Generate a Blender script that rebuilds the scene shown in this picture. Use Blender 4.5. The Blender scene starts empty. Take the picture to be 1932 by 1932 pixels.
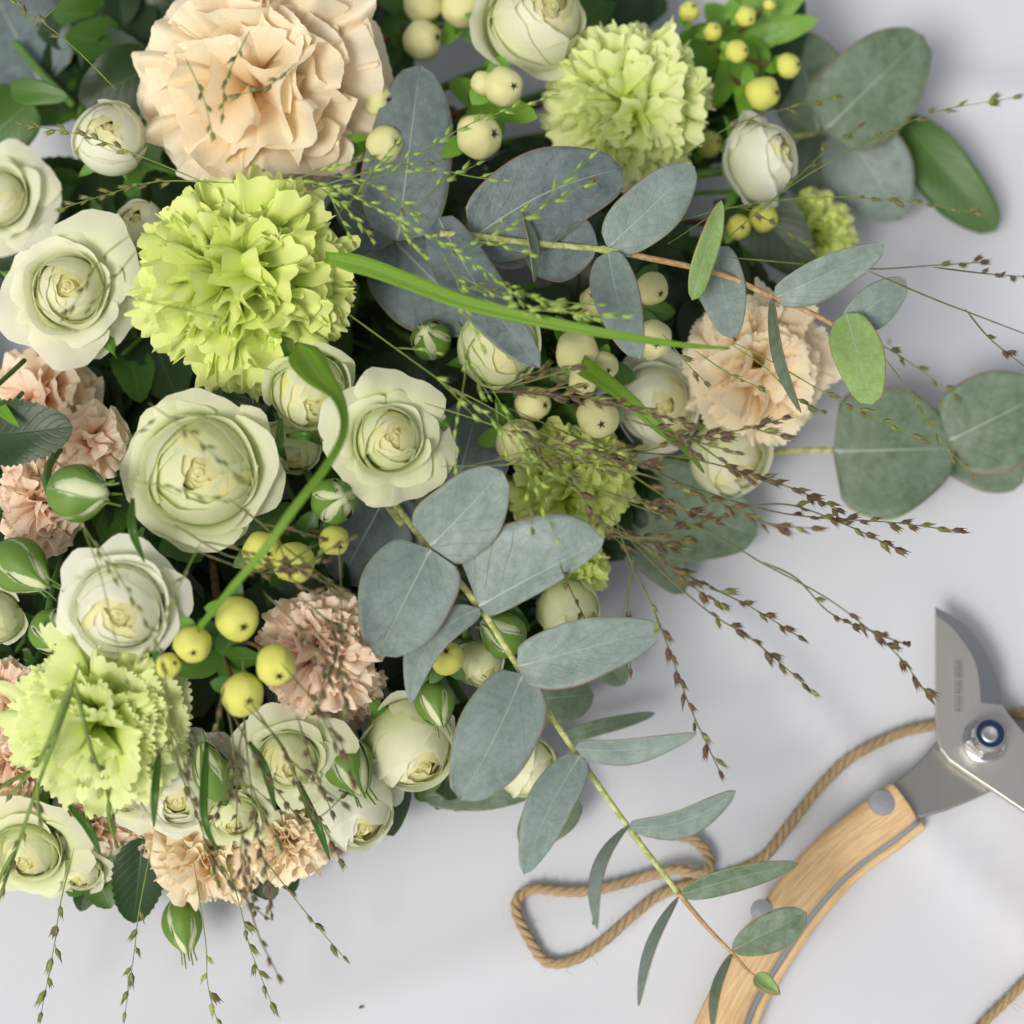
import bpy, math, random
from mathutils import Vector, Matrix, noise
R = random.Random(7)
sc = bpy.context.scene
col = sc.collection
# ------------------------------------------------------------------ camera
TILT = math.radians(20); DIST = 0.80; TH = 0.2125
CX = Vector((1, 0, 0)); CU = Vector((0, math.cos(TILT), math.sin(TILT))); CB = Vector((0, -math.sin(TILT), math.cos(TILT)))
CAM = CB * DIST
cd = bpy.data.cameras.new('camera'); cam = bpy.data.objects.new('camera', cd); col.objects.link(cam)
cam.matrix_world = Matrix((CX, CU, CB)).transposed().to_4x4(); cam.location = CAM
cd.sensor_width = 36; cd.lens = 18 / TH; cd.clip_start = 0.01; cd.clip_end = 50
cd.dof.use_dof = True; cd.dof.focus_distance = 0.715; cd.dof.aperture_fstop = 6.8
sc.camera = cam
# ------------------------------------------------------------------ sky and sun (soft overcast light)
SUN_EL = math.radians(52); SUN_AZ = math.radians(215)     # compass direction the light comes from (0 = +Y, clockwise)
w = bpy.data.worlds.new("World"); sc.world = w; w.use_nodes = True
nt = w.node_tree; nt.nodes.clear()
o_ = nt.nodes.new('ShaderNodeOutputWorld'); bg = nt.nodes.new('ShaderNodeBackground')
sky = nt.nodes.new('ShaderNodeTexSky'); sky.sky_type = 'NISHITA'; sky.sun_disc = False
sky.sun_elevation = SUN_EL; sky.sun_rotation = SUN_AZ; sky.air_density = 1.6; sky.dust_density = 5.0; sky.ozone_density = 1.0
hs = nt.nodes.new('ShaderNodeHueSaturation'); hs.inputs['Saturation'].default_value = 0.30
nt.links.new(sky.outputs[0], hs.inputs['Color']); nt.links.new(hs.outputs[0], bg.inputs[0]); nt.links.new(bg.outputs[0], o_.inputs[0])
bg.inputs[1].default_value = 0.09
sd = bpy.data.lights.new('sun', 'SUN'); sd.energy = 1.55; sd.angle = math.radians(18); sd.color = (1.0, 0.96, 0.90)
sun = bpy.data.objects.new('sun', sd); col.objects.link(sun)
sdir = Vector((math.sin(SUN_AZ) * math.cos(SUN_EL), math.cos(SUN_AZ) * math.cos(SUN_EL), math.sin(SUN_EL)))
sun.rotation_euler = sdir.to_track_quat('Z', 'Y').to_euler()
sc.view_settings.view_transform = 'Standard'; sc.view_settings.look = 'None'
sc.view_settings.exposure = 0.28; sc.view_settings.gamma = 1.0
sc.cycles.use_denoising = True
sc.cycles.max_bounces = 7; sc.cycles.diffuse_bounces = 4; sc.cycles.transmission_bounces = 4

# ------------------------------------------------------------------ helpers
def P(u, v, z=0.0):
    d = CX * ((u - 966) / 966 * TH) + CU * (-(v - 966) / 966 * TH) - CB
    k = (z - CAM.z) / d.z
    return CAM + d * k
def PX(p):                                   # metres spanned by one picture unit (frame = 1932) at a world point
    return (CAM - p).dot(CB) * TH / 966
def camvec(r, u, t): return (CX * r + CU * u + CB * t).normalized()
def T2(pts): return [(603.75 + x * .3516, y * .3516) for x, y in pts]
def T3(pts): return [(1252.8 + x * .3516, y * .3516) for x, y in pts]
def T4(pts): return [(x * .3516, 603.75 + y * .3516) for x, y in pts]
def T5(pts): return [(603.75 + x * .3516, 603.75 + y * .3516) for x, y in pts]
def T6(pts): return [(1252.8 + x * .3516, 603.75 + y * .3516) for x, y in pts]
def T7(pts): return [(x * .3516, 1252.8 + y * .3516) for x, y in pts]
def T8(pts): return [(603.75 + x * .3516, 1252.8 + y * .3516) for x, y in pts]
def T9(pts): return [(1252.8 + x * .3516, 1252.8 + y * .3516) for x, y in pts]

def tag(o, label=None, cat=None, group=None, kind=None):
    if label: o['label'] = label
    if cat: o['category'] = cat
    if group: o['group'] = group
    if kind: o['kind'] = kind
    return o
def thing(name, label, cat, loc, group=None, mat=None):
    o = bpy.data.objects.new(name, None); col.objects.link(o); o.empty_display_size = .005
    if mat is not None: o.matrix_world = Matrix.Translation(loc) @ mat.to_4x4()
    else: o.location = loc
    return tag(o, label, cat, group)
def mesh(name, verts, faces, mat, uvs=None, smooth=True):
    me = bpy.data.meshes.new(name); me.from_pydata([tuple(v) for v in verts], [], faces)
    if smooth: me.polygons.foreach_set('use_smooth', [True] * len(me.polygons))
    if uvs is not None:
        l = me.uv_layers.new(name='UVMap')
        for i, lp in enumerate(me.loops): l.data[i].uv = uvs[lp.vertex_index]
    for m in (mat if isinstance(mat, (list, tuple)) else [mat]): me.materials.append(m)
    me.update(); return me
def link(name, me, parent=None, m=None):
    o = bpy.data.objects.new(name, me); col.objects.link(o)
    if parent: o.parent = parent
    if m is not None: o.matrix_local = m if parent else m
    return o
def wobj(name, verts, faces, mat, parent, uvs=None, origin=None, smooth=True):
    """verts in world coords; parent (or None) is unrotated."""
    org = origin if origin is not None else verts[0]
    me = mesh(name, [v - org for v in verts], faces, mat, uvs, smooth)
    o = bpy.data.objects.new(name, me); col.objects.link(o)
    if parent: o.parent = parent; o.location = org - parent.location
    else: o.location = org
    return o
def smoothline(pts, n):
    """Catmull-Rom through 3D points, n samples."""
    pts = [Vector(p) for p in pts]
    if len(pts) == 2: return [pts[0].lerp(pts[1], i / (n - 1)) for i in range(n)]
    q = [pts[0] * 2 - pts[1]] + pts + [pts[-1] * 2 - pts[-2]]
    L = [0]
    for a, b in zip(pts, pts[1:]): L.append(L[-1] + (b - a).length)
    out = []
    for i in range(n):
        s = L[-1] * i / (n - 1); k = 0
        while k < len(pts) - 2 and s > L[k + 1]: k += 1
        t = (s - L[k]) / max(1e-9, L[k + 1] - L[k]); a, b, c, d = q[k], q[k + 1], q[k + 2], q[k + 3]
        out.append(.5 * ((2 * b) + (c - a) * t + (2 * a - 5 * b + 4 * c - d) * t * t + (3 * b - a - 3 * c + d) * t ** 3))
    return out
def tube(pts, rad, sides=6, V=None, F=None, UV=None):
    V = [] if V is None else V; F = [] if F is None else F; UV = [] if UV is None else UV
    n = len(pts); up = None; base = len(V)
    for i, p in enumerate(pts):
        d = (pts[min(n - 1, i + 1)] - pts[max(0, i - 1)]).normalized()
        if up is None:
            up = d.orthogonal().normalized()
        up = (up - d * up.dot(d)).normalized(); sd_ = d.cross(up)
        r = rad(i / (n - 1)) if callable(rad) else rad
        for k in range(sides):
            a = 2 * math.pi * k / sides
            V.append(p + (up * math.cos(a) + sd_ * math.sin(a)) * r); UV.append((k / sides, i / (n - 1)))
    for i in range(n - 1):
        for k in range(sides):
            a = base + i * sides + k; b = base + i * sides + (k + 1) % sides
            F.append((a, b, b + sides, a + sides))
    F.append(tuple(base + k for k in range(sides))[::-1]); F.append(tuple(base + (n - 1) * sides + k for k in range(sides)))
    return V, F, UV
def gridfaces(a, b):      # a rows, b columns
    return [(i * b + j, i * b + j + 1, (i + 1) * b + j + 1, (i + 1) * b + j) for i in range(a - 1) for j in range(b - 1)]

# ------------------------------------------------------------------ materials
class NG:
    def __init__(s, name):
        s.m = bpy.data.materials.new(name); s.m.use_nodes = True; s.t = s.m.node_tree; s.t.nodes.clear()
        s.out = s.t.nodes.new('ShaderNodeOutputMaterial')
    def n(s, ty, **kw):
        x = s.t.nodes.new(ty)
        for k, v in kw.items(): setattr(x, k, v)
        return x
    def l(s, a, b): s.t.links.new(a, b)
    def val(s, x, sock):
        if isinstance(x, (int, float)): sock.default_value = x
        elif isinstance(x, (tuple, list)): sock.default_value = (*x, 1) if len(x) == 3 else x
        else: s.l(x, sock)
    def math(s, op, a, b=0.0, c=None, clamp=False):
        x = s.n('ShaderNodeMath', operation=op); x.use_clamp = clamp; s.val(a, x.inputs[0]); s.val(b, x.inputs[1])
        if c is not None: s.val(c, x.inputs[2])
        return x.outputs[0]
    def mix(s, f, a, b, bt='MIX'):
        x = s.n('ShaderNodeMix', data_type='RGBA', blend_type=bt); s.val(f, x.inputs[0]); s.val(a, x.inputs[6]); s.val(b, x.inputs[7]); return x.outputs[2]
    def noise(s, scale, vec=None, detail=3, rough=.55, dist=0, out=0):
        x = s.n('ShaderNodeTexNoise'); x.inputs['Scale'].default_value = scale; x.inputs['Detail'].default_value = detail
        x.inputs['Roughness'].default_value = rough; x.inputs['Distortion'].default_value = dist
        if vec is not None: s.l(vec, x.inputs['Vector'])
        return x.outputs[out]
    def ramp(s, f, stops):
        x = s.n('ShaderNodeValToRGB'); s.l(f, x.inputs[0]); e = x.color_ramp.elements
        while len(e) < len(stops): e.new(.5)
        for i, (p, c) in enumerate(stops):
            e[i].position = p; e[i].color = (*c, 1) if isinstance(c, (tuple, list)) else (c, c, c, 1)
        return x.outputs[0]
    def uv(s):
        x = s.n('ShaderNodeUVMap'); sp = s.n('ShaderNodeSeparateXYZ'); s.l(x.outputs[0], sp.inputs[0]); return x.outputs[0], sp.outputs[0], sp.outputs[1]
    def obj(s): return s.n('ShaderNodeTexCoord').outputs['Object']
    def rnd(s): return s.n('ShaderNodeObjectInfo').outputs['Random']
    def bump(s, h, strength=.3, dist=.001):
        x = s.n('ShaderNodeBump'); x.inputs['Strength'].default_value = strength; x.inputs['Distance'].default_value = dist; s.l(h, x.inputs['Height']); return x.outputs[0]
    def bsdf(s, color, rough=.5, spec=.4, bump=None, trans=0, transcol=None, metal=0, coat=0, sss=0, sheen=0):
        b = s.n('ShaderNodeBsdfPrincipled'); s.val(color, b.inputs['Base Color']); s.val(rough, b.inputs['Roughness'])
        b.inputs['Specular IOR Level'].default_value = spec; b.inputs['Metallic'].default_value = metal; b.inputs['Coat Weight'].default_value = coat
        b.inputs['Sheen Weight'].default_value = sheen
        if sss:
            b.inputs['Subsurface Weight'].default_value = sss; b.inputs['Subsurface Radius'].default_value = (1, .9, .4); b.inputs['Subsurface Scale'].default_value = .003
        if bump is not None: s.l(bump, b.inputs['Normal'])
        if trans:
            t = s.n('ShaderNodeBsdfTranslucent'); s.val(transcol if transcol is not None else color, t.inputs[0])
            if bump is not None: s.l(bump, t.inputs[1])
            m = s.n('ShaderNodeMixShader'); m.inputs[0].default_value = trans; s.l(b.outputs[0], m.inputs[1]); s.l(t.outputs[0], m.inputs[2]); s.l(m.outputs[0], s.out.inputs[0])
        else: s.l(b.outputs[0], s.out.inputs[0])
        return s.m
def lin(r, g, b):
    f = lambda c: (c / 255 / 12.92) if c <= 10 else ((c / 255 + .055) / 1.055) ** 2.4
    return (f(r), f(g), f(b))

def petal_mat(name, base, mid, tip, fleck=None, trans=.46, ribs=40, rough=.55):
    g = NG(name); uvv, us, vs = g.uv(); ob = g.obj()
    n1 = g.noise(60, ob, 3); rn = g.rnd()
    v2 = g.math('ADD', vs, g.math('MULTIPLY', g.math('SUBTRACT', n1, .5), .35))
    c = g.ramp(v2, [(.05, base), (.5, mid), (.93, tip)])
    c = g.mix(g.math('MULTIPLY', g.math('SUBTRACT', rn, .3), .35, clamp=True), c, mid)
    if fleck:
        f = g.noise(90, ob, 1); f = g.math('MULTIPLY', g.math('MULTIPLY', g.math('SUBTRACT', f, .66), 9, clamp=True), .8)
        c = g.mix(f, c, fleck)
    # fine radial veins of the petal
    mp = g.n('ShaderNodeCombineXYZ'); g.l(g.math('MULTIPLY', us, ribs), mp.inputs[0]); g.l(g.math('MULTIPLY', vs, 2.5), mp.inputs[1])
    rb = g.noise(1.0, mp.outputs[0], 4)
    c = g.mix(g.math('MULTIPLY', rb, .10), c, mid, 'MULTIPLY')
    b = g.bump(g.math('ADD', rb, g.math('MULTIPLY', n1, .6)), .25, .0006)
    return g.bsdf(c, rough, .25, b, trans, g.mix(.25, c, base), sheen=.1)

M = {}
M['rose'] = petal_mat('rose_petal_cream', lin(204, 222, 112), lin(240, 243, 200), lin(252, 250, 230))
M['rose_green'] = petal_mat('rose_petal_green_cream', lin(192, 218, 98), lin(232, 240, 182), lin(249, 248, 220))
M['rose_core'] = petal_mat('rose_petal_yellow_core', lin(230, 228, 120), lin(246, 242, 168), lin(251, 247, 204))
M['rose_white'] = petal_mat('rose_petal_white', lin(212, 228, 140), lin(245, 248, 222), lin(253, 251, 240))
M['lime'] = petal_mat('carnation_petal_lime', lin(170, 212, 4), lin(222, 240, 78), lin(245, 250, 172), ribs=26, trans=.40)
M['lime_pale'] = petal_mat('carnation_petal_pale_lime', lin(176, 214, 18), lin(225, 241, 110), lin(246, 250, 194), ribs=26, trans=.40)
M['peach'] = petal_mat('carnation_petal_peach', lin(248, 176, 100), lin(254, 232, 184), lin(255, 249, 224), fleck=lin(224, 150, 176), ribs=26, trans=.40)
M['pink_peach'] = petal_mat('carnation_petal_pink_peach', lin(244, 160, 110), lin(254, 225, 194), lin(255, 243, 222), fleck=lin(214, 120, 160), ribs=26, trans=.40)

def euc_mat(name, c1, c2, under=None, veinc=None, rimc=(.30, .16, .10)):
    g = NG(name); uvv, us, vs = g.uv(); ob = g.obj()
    au = g.math('ABSOLUTE', us)
    n1 = g.noise(44, ob, 6, .72, .8); n2 = g.noise(260, ob, 3, .7); n3 = g.noise(90, ob, 2)
    c = g.mix(g.ramp(n1, [(.35, 0.0), (.68, 1.0)]), c1, c2)
    c = g.mix(g.math('MULTIPLY', g.ramp(n2, [(.3, 0.0), (.75, 1.0)]), .35), c, g.mix(.5, c2, (.62, .70, .68)))
    # side veins curving towards the tip, with a finer net between them
    wob = g.math('MULTIPLY', g.math('SUBTRACT', g.noise(34, ob, 2), .5), .34)
    ph = g.math('ADD', g.math('SUBTRACT', vs, g.math('MULTIPLY', g.math('POWER', au, .85), .52)), wob)
    fr = g.math('ABSOLUTE', g.math('SUBTRACT', g.math('FRACT', g.math('MULTIPLY', ph, 6.0)), .5))
    vein = g.math('SUBTRACT', 1.0, g.math('MULTIPLY', fr, 22.0), clamp=True); vein = g.math('MULTIPLY', vein, g.ramp(n3, [(.35, .15), (.6, 1.0)]))
    vr = g.n('ShaderNodeTexVoronoi', feature='DISTANCE_TO_EDGE'); vr.inputs['Scale'].default_value = 330; g.l(ob, vr.inputs['Vector'])
    net = g.math('SUBTRACT', 1.0, g.math('MULTIPLY', vr.outputs[0], 9.0), clamp=True)
    mid = g.math('SUBTRACT', 1.0, g.math('MULTIPLY', au, g.math('ADD', 22.0, g.math('MULTIPLY', vs, 50.0))), clamp=True)
    fade = g.math('SUBTRACT', 1.0, g.math('POWER', au, 6.0), clamp=True)
    c = g.mix(g.math('MULTIPLY', g.math('MULTIPLY', vein, fade), .38), c, g.mix(.5, c1, (.05, .09, .05)))
    c = g.mix(g.math('MULTIPLY', net, .10), c, (.10, .15, .12))
    c = g.mix(g.math('MULTIPLY', mid, .75), c, (.50, .56, .46))
    basew = g.math('SUBTRACT', 1.0, g.math('MULTIPLY', g.math('ADD', vs, au), 7.0), clamp=True)
    c = g.mix(g.math('MULTIPLY', basew, .7), c, (.60, .66, .60))
    spk = g.math('MULTIPLY', g.math('SUBTRACT', g.noise(420, ob, 2), .70), 8, clamp=True); c = g.mix(g.math('MULTIPLY', spk, .5), c, (.07, .09, .06))
    rub = g.math('MULTIPLY', g.math('SUBTRACT', g.noise(30, ob, 5, .7), .60), 7, clamp=True); c = g.mix(g.math('MULTIPLY', rub, .45), c, g.mix(.6, c1, (.06, .12, .06)))
    rim = g.math('MULTIPLY', g.math('SUBTRACT', au, .965), 60, clamp=True)
    c = g.mix(g.math('MULTIPLY', rim, .8), c, g.mix(g.ramp(g.noise(40, ob, 1), [(.4, 0.0), (.6, 1.0)]), (.28, .34, .14), rimc))
    h = g.math('ADD', g.math('ADD', g.math('MULTIPLY', vein, -.7), g.math('MULTIPLY', mid, -.8)), g.math('ADD', g.math('MULTIPLY', n2, .5), g.math('MULTIPLY', net, -.25)))
    rg = g.ramp(n1, [(.3, .58), (.7, .42)])
    return g.bsdf(c, rg, .35, g.bump(h, .35, .0006), .12, g.mix(.6, c, (.25, .42, .10)))
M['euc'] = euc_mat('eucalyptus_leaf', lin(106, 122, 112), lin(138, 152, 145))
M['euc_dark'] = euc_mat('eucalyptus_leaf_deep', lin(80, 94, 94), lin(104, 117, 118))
M['euc_green'] = euc_mat('eucalyptus_leaf_green', lin(80, 101, 66), lin(110, 128, 104))
M['euc_young'] = euc_mat('eucalyptus_leaf_young', lin(122, 154, 70), lin(146, 176, 96), rimc=(.45, .16, .08))
def leaf_mat(name, c1, c2, vein=.35, nveins=11, rough=.4):
    g = NG(name); uvv, us, vs = g.uv(); ob = g.obj(); au = g.math('ABSOLUTE', us)
    n1 = g.noise(40, ob, 4)
    c = g.mix(n1, c1, c2); c = g.mix(g.math('MULTIPLY', g.rnd(), .5), c, c1)
    ph = g.math('SUBTRACT', vs, g.math('MULTIPLY', au, .35))
    fr = g.math('ABSOLUTE', g.math('SUBTRACT', g.math('FRACT', g.math('MULTIPLY', ph, float(nveins))), .5))
    ve = g.math('SUBTRACT', 1.0, g.math('MULTIPLY', fr, 8.0), clamp=True)
    mid = g.math('SUBTRACT', 1.0, g.math('MULTIPLY', au, 18.0), clamp=True)
    tot = g.math('MAXIMUM', g.math('MULTIPLY', ve, .4), mid)
    c = g.mix(g.math('MULTIPLY', tot, vein), c, g.mix(.5, c2, (.35, .5, .15)))
    return g.bsdf(c, rough, .4, g.bump(g.math('MULTIPLY', tot, -1.0), .25, .0005), .15, g.mix(.5, c, (.2, .45, .03)))
M['leaf_dark'] = leaf_mat('rose_leaf_dark', (.010, .027, .007), (.022, .052, .013), .16, 8)  # dark leaf green, taken darker still to deepen the shade between the heads
M['leaf_mid'] = leaf_mat('leaf_mid_green', (.035, .10, .010), (.075, .18, .020))
M['leaf_fresh'] = leaf_mat('leaf_fresh_green', (.11, .27, .02), (.20, .38, .04))
M['sepal'] = leaf_mat('sepal_green', (.09, .23, .03), (.16, .32, .06), .1)
g = NG('grass_blade'); uvv, us, vs = g.uv(); ob = g.obj()
mp = g.n('ShaderNodeCombineXYZ'); g.l(g.math('MULTIPLY', us, 16.0), mp.inputs[0]); g.l(g.math('MULTIPLY', vs, 3.0), mp.inputs[1]); st = g.noise(1.0, mp.outputs[0], 3, .7); n1 = g.noise(35, ob, 3)
c = g.mix(g.ramp(st, [(.38, 0.0), (.64, 1.0)]), (.13, .29, .015), (.30, .52, .06)); c = g.mix(g.math('MULTIPLY', n1, .5), c, (.20, .34, .04))
md_ = g.math('SUBTRACT', 1.0, g.math('MULTIPLY', g.math('ABSOLUTE', us), 9.0), clamp=True); c = g.mix(g.math('MULTIPLY', md_, .5), c, (.40, .52, .16))
M['blade'] = g.bsdf(c, .42, .35, g.bump(st, .4, .0004), .35, (.30, .50, .03))

def stem_mat(name, c1, c2, sc_=400):
    g = NG(name); ob = g.obj(); n = g.noise(sc_, ob, 4, .7); n2 = g.noise(40, ob, 2)
    c = g.mix(g.ramp(n, [(.42, 0.0), (.6, 1.0)]), c1, c2); c = g.mix(g.math('MULTIPLY', n2, .3), c, c1)
    return g.bsdf(c, .6, .3, g.bump(n, .5, .0004))
M['euc_stem'] = stem_mat('eucalyptus_stem', lin(150, 160, 84), lin(206, 206, 150))
M['euc_stem_red'] = stem_mat('eucalyptus_stem_reddish', lin(164, 128, 86), lin(196, 166, 122))
M['stem'] = stem_mat('green_stem', (.06, .14, .025), (.10, .20, .04), 150)
M['stem_red'] = stem_mat('reddish_stem', (.12, .05, .03), (.16, .12, .04), 150)
M['grass_stem'] = stem_mat('grass_stem', (.14, .22, .035), (.22, .30, .07), 150)
M['grass_stem_dark'] = stem_mat('grass_stem_dark', (.10, .11, .035), (.17, .17, .06), 150)

def spike_mat(name, c1, c2):
    g = NG(name); uvv, us, vs = g.uv()
    mp = g.n('ShaderNodeCombineXYZ'); g.l(g.math('MULTIPLY', us, 9.0), mp.inputs[0]); g.l(g.math('MULTIPLY', vs, 1.6), mp.inputs[1]); g.l(g.math('MULTIPLY', g.rnd(), 30.0), mp.inputs[2])
    n = g.noise(1.0, mp.outputs[0], 2)
    c = g.mix(g.ramp(n, [(.42, 0.0), (.60, 1.0)]), c1, c2)
    return g.bsdf(c, .5, .3, None, .12)
M['spike_purple'] = spike_mat('spikelet_purple', lin(88, 58, 60), lin(116, 112, 62))
M['spike_olive'] = spike_mat('spikelet_olive', lin(104, 92, 62), lin(134, 148, 80))
M['spike_lime'] = spike_mat('spikelet_green', lin(130, 160, 72), lin(172, 194, 100))

def berry_mat(name, c1, c2):
    g = NG(name); ob = g.obj(); n = g.noise(70, ob, 3); sp = g.noise(700, ob, 2)
    c = g.mix(n, c1, c2)
    c = g.mix(g.math('MULTIPLY', g.math('SUBTRACT', sp, .68), 6, clamp=True), c, (.28, .24, .08))
    c = g.mix(g.math('MULTIPLY', g.math('MULTIPLY', g.math('SUBTRACT', g.noise(160, ob, 4, .7), .60), 6, clamp=True), .45), c, (.42, .34, .12))
    return g.bsdf(c, .45, .35, g.bump(g.math('ADD', n, g.math('MULTIPLY', sp, .15)), .35, .001), sss=.15)
M['berry_cream'] = berry_mat('berry_cream', lin(214, 212, 146), lin(228, 224, 168))
M['berry_yellow'] = berry_mat('berry_yellow', lin(206, 208, 92), lin(224, 222, 120))
g = NG('berry_tip'); M['berry_tip'] = g.bsdf((.035, .025, .008), .8)
# striped rose bud skin
g = NG('rose_bud_core'); uvv, us, vs = g.uv(); n = g.noise(120, g.obj(), 3)
M['bud_core'] = g.bsdf(g.mix(n, lin(206, 216, 150), lin(232, 236, 200)), .5, .3, g.bump(n, .2, .0005), .2)
g = NG('bud_sepal'); uvv, us, vs = g.uv(); ob = g.obj(); au = g.math('ABSOLUTE', us); n = g.noise(110, ob, 4, .65)
edge = g.math('MULTIPLY', g.math('SUBTRACT', g.math('ADD', au, g.math('MULTIPLY', g.math('SUBTRACT', n, .5), 1.1)), .80), 6, clamp=True)
c = g.mix(n, (.085, .18, .02), (.19, .31, .06)); c = g.mix(g.math('MULTIPLY', edge, .8), c, (.60, .68, .48))
M['bud_sepal'] = g.bsdf(c, .5, .3, g.bump(n, .2, .0006), .1)

# ------------------------------------------------------------------ setting
g = NG('white_cotton'); ob = g.obj()
wv = g.n('ShaderNodeTexWave', bands_direction='X'); wv.inputs['Scale'].default_value = 420; wv.inputs['Distortion'].default_value = .6; g.l(ob, wv.inputs[0])
wv2 = g.n('ShaderNodeTexWave', bands_direction='Y'); wv2.inputs['Scale'].default_value = 420; wv2.inputs['Distortion'].default_value = .6; g.l(ob, wv2.inputs[0])
weave = g.math('ADD', wv.outputs[1], wv2.outputs[1]); nn = g.noise(14, ob, 4)
ns = g.noise(900, ob, 2)
cc = g.mix(g.math('MULTIPLY', weave, .015), g.mix(nn, (.58, .592, .628), (.62, .632, .668)), (.45, .45, .48))
M['cloth'] = g.bsdf(cc, .9, .1, g.bump(g.math('ADD', weave, ns), .05, .0003), sheen=.15)
def cloth_z(x, y):
    a = noise.noise(Vector((x * 5, y * 7, 1.3))) * .0055 + noise.noise(Vector((x * 15, y * 12, 4.1))) * .0016
    # soft creases near the top of the frame and one down the middle of the bare cloth
    d1 = (y - .166 + .10 * (x - .12)); a += .0032 * math.exp(-(d1 / .006) ** 2) * (1 / (1 + math.exp(-(x - .05) * 60)))
    d2 = (y + .9 * x - .02 - .012 * math.sin(x * 30)); a += .0022 * math.exp(-(d2 / .009) ** 2)
    d3 = (y - .35 * x + .145); a += .0020 * math.exp(-(d3 / .010) ** 2)
    return a - .0042
N = 220; S = 1.6; V = []; UVs = []
for i in range(N):
    for j in range(N):
        f = lambda k: math.copysign(abs(2 * k / (N - 1) - 1) ** 1.6, 2 * k / (N - 1) - 1) * S / 2
        x, y = f(j), f(i)
        V.append(Vector((x, y, cloth_z(x, y)))); UVs.append((x, y))
cl = link('tablecloth', mesh('tablecloth', V, gridfaces(N, N), M['cloth'], UVs))
tag(cl, 'white cotton tablecloth with faint creases lying under the bouquet and secateurs', 'tablecloth')
g = NG('pale_wood_board'); M['board'] = g.bsdf((.45, .40, .34), .6)
bx = [Vector((x * .85, y * .85, z)) for z in (-.06, -.02) for x, y in ((-1, -1), (1, -1), (1, 1), (-1, 1))]
tb = link('ground', mesh('ground', bx, [(0, 3, 2, 1), (4, 5, 6, 7), (0, 1, 5, 4), (1, 2, 6, 5), (2, 3, 7, 6), (3, 0, 4, 7)], M['board'], smooth=False)); tag(tb, kind='structure')

# ------------------------------------------------------------------ bouquet height
OUT = [(-250, -250), (1490, -250), (1470, 60), (1440, 200), (1500, 380), (1580, 560), (1520, 800), (1420, 930), (1200, 1060), (1120, 1180), (1060, 1440), (860, 1520), (740, 1590), (560, 1680), (300, 1690), (100, 1720), (-250, 1750)]
def inside(u, v, poly=OUT):
    c = False; n = len(poly)
    for i in range(n):
        (x1, y1), (x2, y2) = poly[i], poly[(i + 1) % n]
        if (y1 > v) != (y2 > v) and u < (x2 - x1) * (v - y1) / (y2 - y1) + x1: c = not c
    return c
def edged(u, v):
    best = 1e9; n = len(OUT)
    for i in range(n):
        a = Vector((*OUT[i], 0)); b = Vector((*OUT[(i + 1) % n], 0)); p = Vector((u, v, 0)); ab = b - a
        t = max(0, min(1, (p - a).dot(ab) / ab.length_squared)); best = min(best, (a + ab * t - p).length)
    return best if inside(u, v) else -best
def ZB(u, v):
    t = max(0, min(1, (edged(u, v) + 20) / 520)); t = t * t * (3 - 2 * t)
    return .026 + .072 * t
BIND = (330, 420)

# ------------------------------------------------------------------ flowers
def rot_facing(f, spin):
    z = camvec(*f); x = z.orthogonal().normalized(); y = z.cross(x)
    return Matrix((x, y, z)).transposed() @ Matrix.Rotation(spin, 3, 'Z')

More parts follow.
